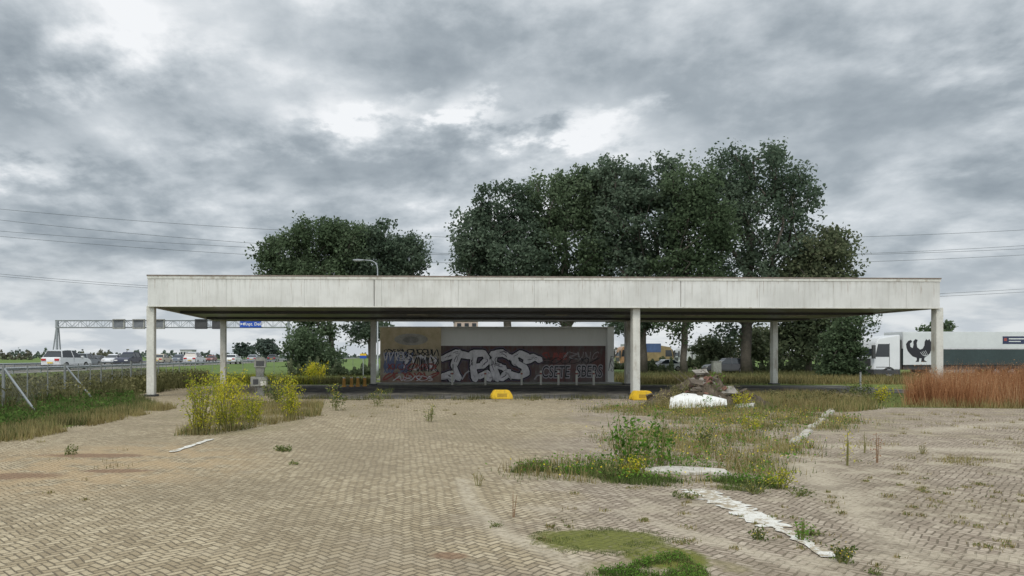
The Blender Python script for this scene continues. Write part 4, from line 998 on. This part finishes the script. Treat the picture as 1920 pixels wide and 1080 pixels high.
tr = truck(40.0, 62, R(-1.0), 'white lorry with a black rooster on its trailer, parked at the right edge', (.74, .75, .76), 'white', TGREY, TGREEN)
MB().box(2.52, 5.75, -1.262, -1.243, 1.17, 3.9).build('emblem_panel', TGREY, tr)
# bird emblem: upright tail plumes at the left, chest and head at the right
rooster = [(.02,.62),(.0,.78),(.08,.92),(.18,.96),(.22,.88),(.14,.80),(.16,.66),(.24,.60),(.27,.74),(.26,.90),(.34,1.0),(.42,.96),(.38,.82),(.40,.64),(.50,.54),(.60,.58),(.66,.72),(.67,.88),(.72,1.0),(.78,.94),(.84,1.0),(.88,.90),(.98,.82),(.91,.77),(.92,.66),(.90,.52),(.86,.38),(.76,.26),(.66,.18),(.65,.08),(.76,.0),(.54,.0),(.56,.16),(.48,.16),(.46,.0),(.34,.0),(.39,.08),(.38,.18),(.24,.24),(.14,.36),(.06,.48)]
MB().prism([(2.75+a*2.35, 1.42+b*1.95) for a, b in rooster], 'y', -1.272, -1.264).build('rooster_emblem', PB, tr)
for k in range(4): MB().ribbon([(3.95+k*.14, 2.25+k*.05), (4.15+k*.14, 2.0), (4.4+k*.1, 1.9)], .03, -1.274-.001*k, .0002).build('rooster_feather', TGREY, tr, fix=False)
NAV = plain('navy_badge', (.02, .03, .08), .4)
MB().box(10.9, 12.9, -1.256, -1.243, 2.95, 3.6).build('badge', NAV, tr)
MB().box(11.0, 11.25, -1.262, -1.258, 3.2, 3.45).build('badge_mark', PR, tr)
MB().box(11.4, 12.7, -1.262, -1.258, 3.34, 3.44).build('badge_text', TGREY, tr); MB().box(11.4, 12.4, -1.262, -1.258, 3.12, 3.2).build('badge_text', TGREY, tr)
MB().box(5.9, 16.0, -1.256, -1.243, 2.50, 2.56).build('side_stripe', PW, tr)
YO = plain('trailer_yellow', (.26, .19, .09), .5); BLU = plain('trailer_blue', (.06, .10, .22), .5); TW2 = plain('trailer_offwhite', (.36, .37, .36), .5, .1, .5)
t2 = truck(wx(1158, 118), 118, R(2), 'blue and orange lorry partly hidden by the kiosk', (.35, .2, .1), 'orange', BLU, YO, tl=4)
t3 = truck(wx(1258, 122), 122, R(180), 'off white lorry with blue lettering on its side behind the middle column', (.4, .4, .4), 'offwhite', TW2, TW2, tl=5.5)
for ch in t3.children:
    if ch.name.startswith('cab') and 'gap' not in ch.name: ch.data.materials[0] = YO
text('trailer_lettering', 'reud', 1.9, BLU, t3, (5.2, 1.262, 2.9), (R(90), 0, R(180)), .03)
t4 = truck(wx(1268, 130), 130, R(0), 'plain white lorry standing behind the slanted tree trunk', (.5, .5, .5), 'dull_white', TW2, TW2, tl=4.5)

# ------------------------------------------------------------ gantry and its signs
GY = 123.0
ga = empty('sign_gantry', (0, GY, 0), 0, 'long steel truss gantry spanning the motorway at left', 'gantry')
xl, xr = wx(107, GY), wx(541, GY); zt, zb = wz(601, GY), wz(614, GY)
MB().tube([(xl, 0, .5), (xl, 0, zt)], .22, 8).tube([(xl-1.0, 0, .5), (xl-.1, 0, zb)], .12, 8).tube([(xl, 1.6, .5), (xl, .4, zt)], .12, 8).build('gantry_leg', GALV, ga)
MB().tube([(xr, 0, .0), (xr, 0, zt)], .22, 8).build('gantry_leg', GALV, ga)
tm = MB()
for yy_ in (-.6, .6):
    for z_ in (zt, zb): tm.tube([(xl, yy_, z_), (xr, yy_, z_)], .10, 6)
n = 30
for k in range(n):
    xa, xb = xl+(xr-xl)*k/n, xl+(xr-xl)*(k+1)/n; za, zb2 = (zt, zb) if k % 2 else (zb, zt)
    for yy_ in (-.6, .6): tm.tube([(xa, yy_, za), (xb, yy_, zb2)], .05, 4, cap=False); tm.tube([(xa, yy_, zt), (xa, yy_, zb)], .035, 4, cap=False)
tm.build('truss', GALV, ga, fix=False)
for i, (px, mt, lab) in enumerate([(227, 'g', 'leftmost grey lane signal box, hanging on the gantry'), (264, 'g', 'second grey lane signal box from the left on the gantry'), (301, 'g', 'third grey lane signal box on the gantry beside the white column'),
                     (380, 'd', 'black lane signal box left of the back left column'), (412, 'd', 'black lane signal box at the back left column')]):
    r = empty('lane_signal', (wx(px, GY), GY-.85, wz(608, GY)), 0, lab, 'signal', 'lane signals on the gantry')
    MB().box(-1.05, 1.05, -.25, .2, -.85, .85).build('housing', GREY if mt == 'g' else DARK, r, bevel=.04)
    MB().box(-.8, .8, -.262, -.252, -.6, .6).build('display', DARK if mt == 'd' else plain('signal_grey', (.16, .17, .18)), r)
    MB().box(-.9, .9, -.5, -.262, .62, .68).build('sun_hood', DARK, r)
BSIGN = plain('sign_blue', (.01, .07, .42), .4, .05)
r = empty('direction_sign', (wx(472, GY), GY-.85, wz(608, GY)), 0, 'blue direction sign with white lettering at the right of the gantry', 'sign')
MB().box(-1.85, 1.85, -.1, .1, -.6, .6).build('panel', BSIGN, r, bevel=.02)
text('lettering', 'Knpt. Deil', .72, HEAD, r, (.35, -.112, -.02), offset=.01)
MB().add([(-1.7, -.108, -.25), (-1.7, -.108, .25), (-1.42, -.108, 0)], [(0, 1, 2)]).add([(-1.14, -.108, -.25), (-1.42, -.108, 0), (-1.14, -.108, .25)], [(0, 1, 2)]).build('junction_mark', HEAD, r)
r = empty('road_sign', (wx(681, 66), 66, 0), 0, 'small blue and yellow road sign left of the kiosk', 'sign')
MB().tube([(0, 0, 0), (0, 0, 1.7)], .04, 6).build('post', GALV, r); MB().box(-.3, .3, -.06, .0, 1.7, 1.95).build('panel', BSIGN, r); MB().box(-.3, .3, -.06, .0, 1.953, 2.15).build('yellow_panel', YEL, r)
r = empty('marker_post', (wx(1613, 40), 40, 0), 0, 'thin white marker post below the drooping dark tree', 'post')
MB().tube([(0, 0, 0), (0, 0, 1.0)], .05, 8).build('post', CREAM, r); MB().tube([(0, 0, 1.0), (0, 0, 1.08)], .052, 8).build('cap', DARK, r)
r = empty('utility_cabinet', (wx(1343, 78), 78, 0), 0, 'small grey utility cabinet beside the black car behind the yard', 'cabinet')
MB().box(-.45, .45, -.3, .3, 0, 1.3).build('housing', GREY, r, bevel=.03); MB().box(-.5, .5, -.35, .35, 1.303, 1.38).build('lid', GREY, r)

# ------------------------------------------------------------ far buildings
BRW = wallmat('far_brick_wall', [(.3, (.38, .28, .24)), (.6, (.48, .38, .33))]); PALE = wallmat('far_pale_wall', [(.3, (.40, .41, .41)), (.6, (.50, .50, .49))])
def building(px, Y, w, h, d, mat, label, floors, cols):
    r = empty('building', (wx(px, Y), Y, 0), 0, label, 'building')
    MB().box(-w/2, w/2, 0, d, 0, h).build('wall', mat, r); MB().box(-w/2-.2, w/2+.2, -.2, d+.2, h+.003, h+.4).build('roof', ROOFM, r)
    for i in range(floors):
        for j in range(cols):
            x0 = -w/2+w*(j+.5)/cols; z0 = h*(i+.35)/floors
            MB().box(x0-w/cols*.28, x0+w/cols*.28, -.05, -.005, z0, z0+h/floors*.45).build('window', GLASS, r)
building(875, 270, 8.6, wz(603, 270), 10, BRW, 'far brick tower block top showing over the kiosk roof', 5, 3)
building(349, 480, 8, 6.0, 10, PALE, 'low pale building on the far horizon behind the motorway', 1, 4)
building(1345, 260, 16, 5, 9, BRW, 'low brick farmhouse beyond the field behind the rubble', 1, 4)

# ------------------------------------------------------------ power lines
WIRE = plain('wire', (.06, .065, .07), .6)
def wire(pts, label):
    Yw = 200.0; xs = [p[0] for p in pts]; ys = [p[1] for p in pts]
    co_ = np.polyfit(xs, ys, 2); P_ = [(wx(px, Yw), Yw, wz(np.polyval(co_, px), Yw)) for px in np.linspace(-350, 2250, 60)]
    tag(MB().tube(P_, .055, 4).build('power_line', WIRE, fix=False), label, 'power line')
wire([(0, 392), (510, 430), (840, 446), (1605, 443), (1920, 432)], 'highest power line crossing the sky behind the trees')
wire([(0, 412), (470, 457), (820, 474), (1615, 475), (1920, 461)], 'second highest power line crossing the sky')
wire([(0, 434), (480, 463), (1000, 482), (1615, 478), (1920, 466)], 'third power line from the top, just under the second')
wire([(0, 443), (470, 478), (1000, 496), (1650, 490), (1920, 478)], 'fourth power line from the top behind the trees')
wire([(0, 513), (275, 537), (1000, 565), (1765, 549), (1920, 543)], 'upper of the two lowest power lines at canopy height')
wire([(0, 517), (275, 541), (1000, 569), (1765, 554), (1920, 549)], 'lowest power line seen beside the canopy edges')
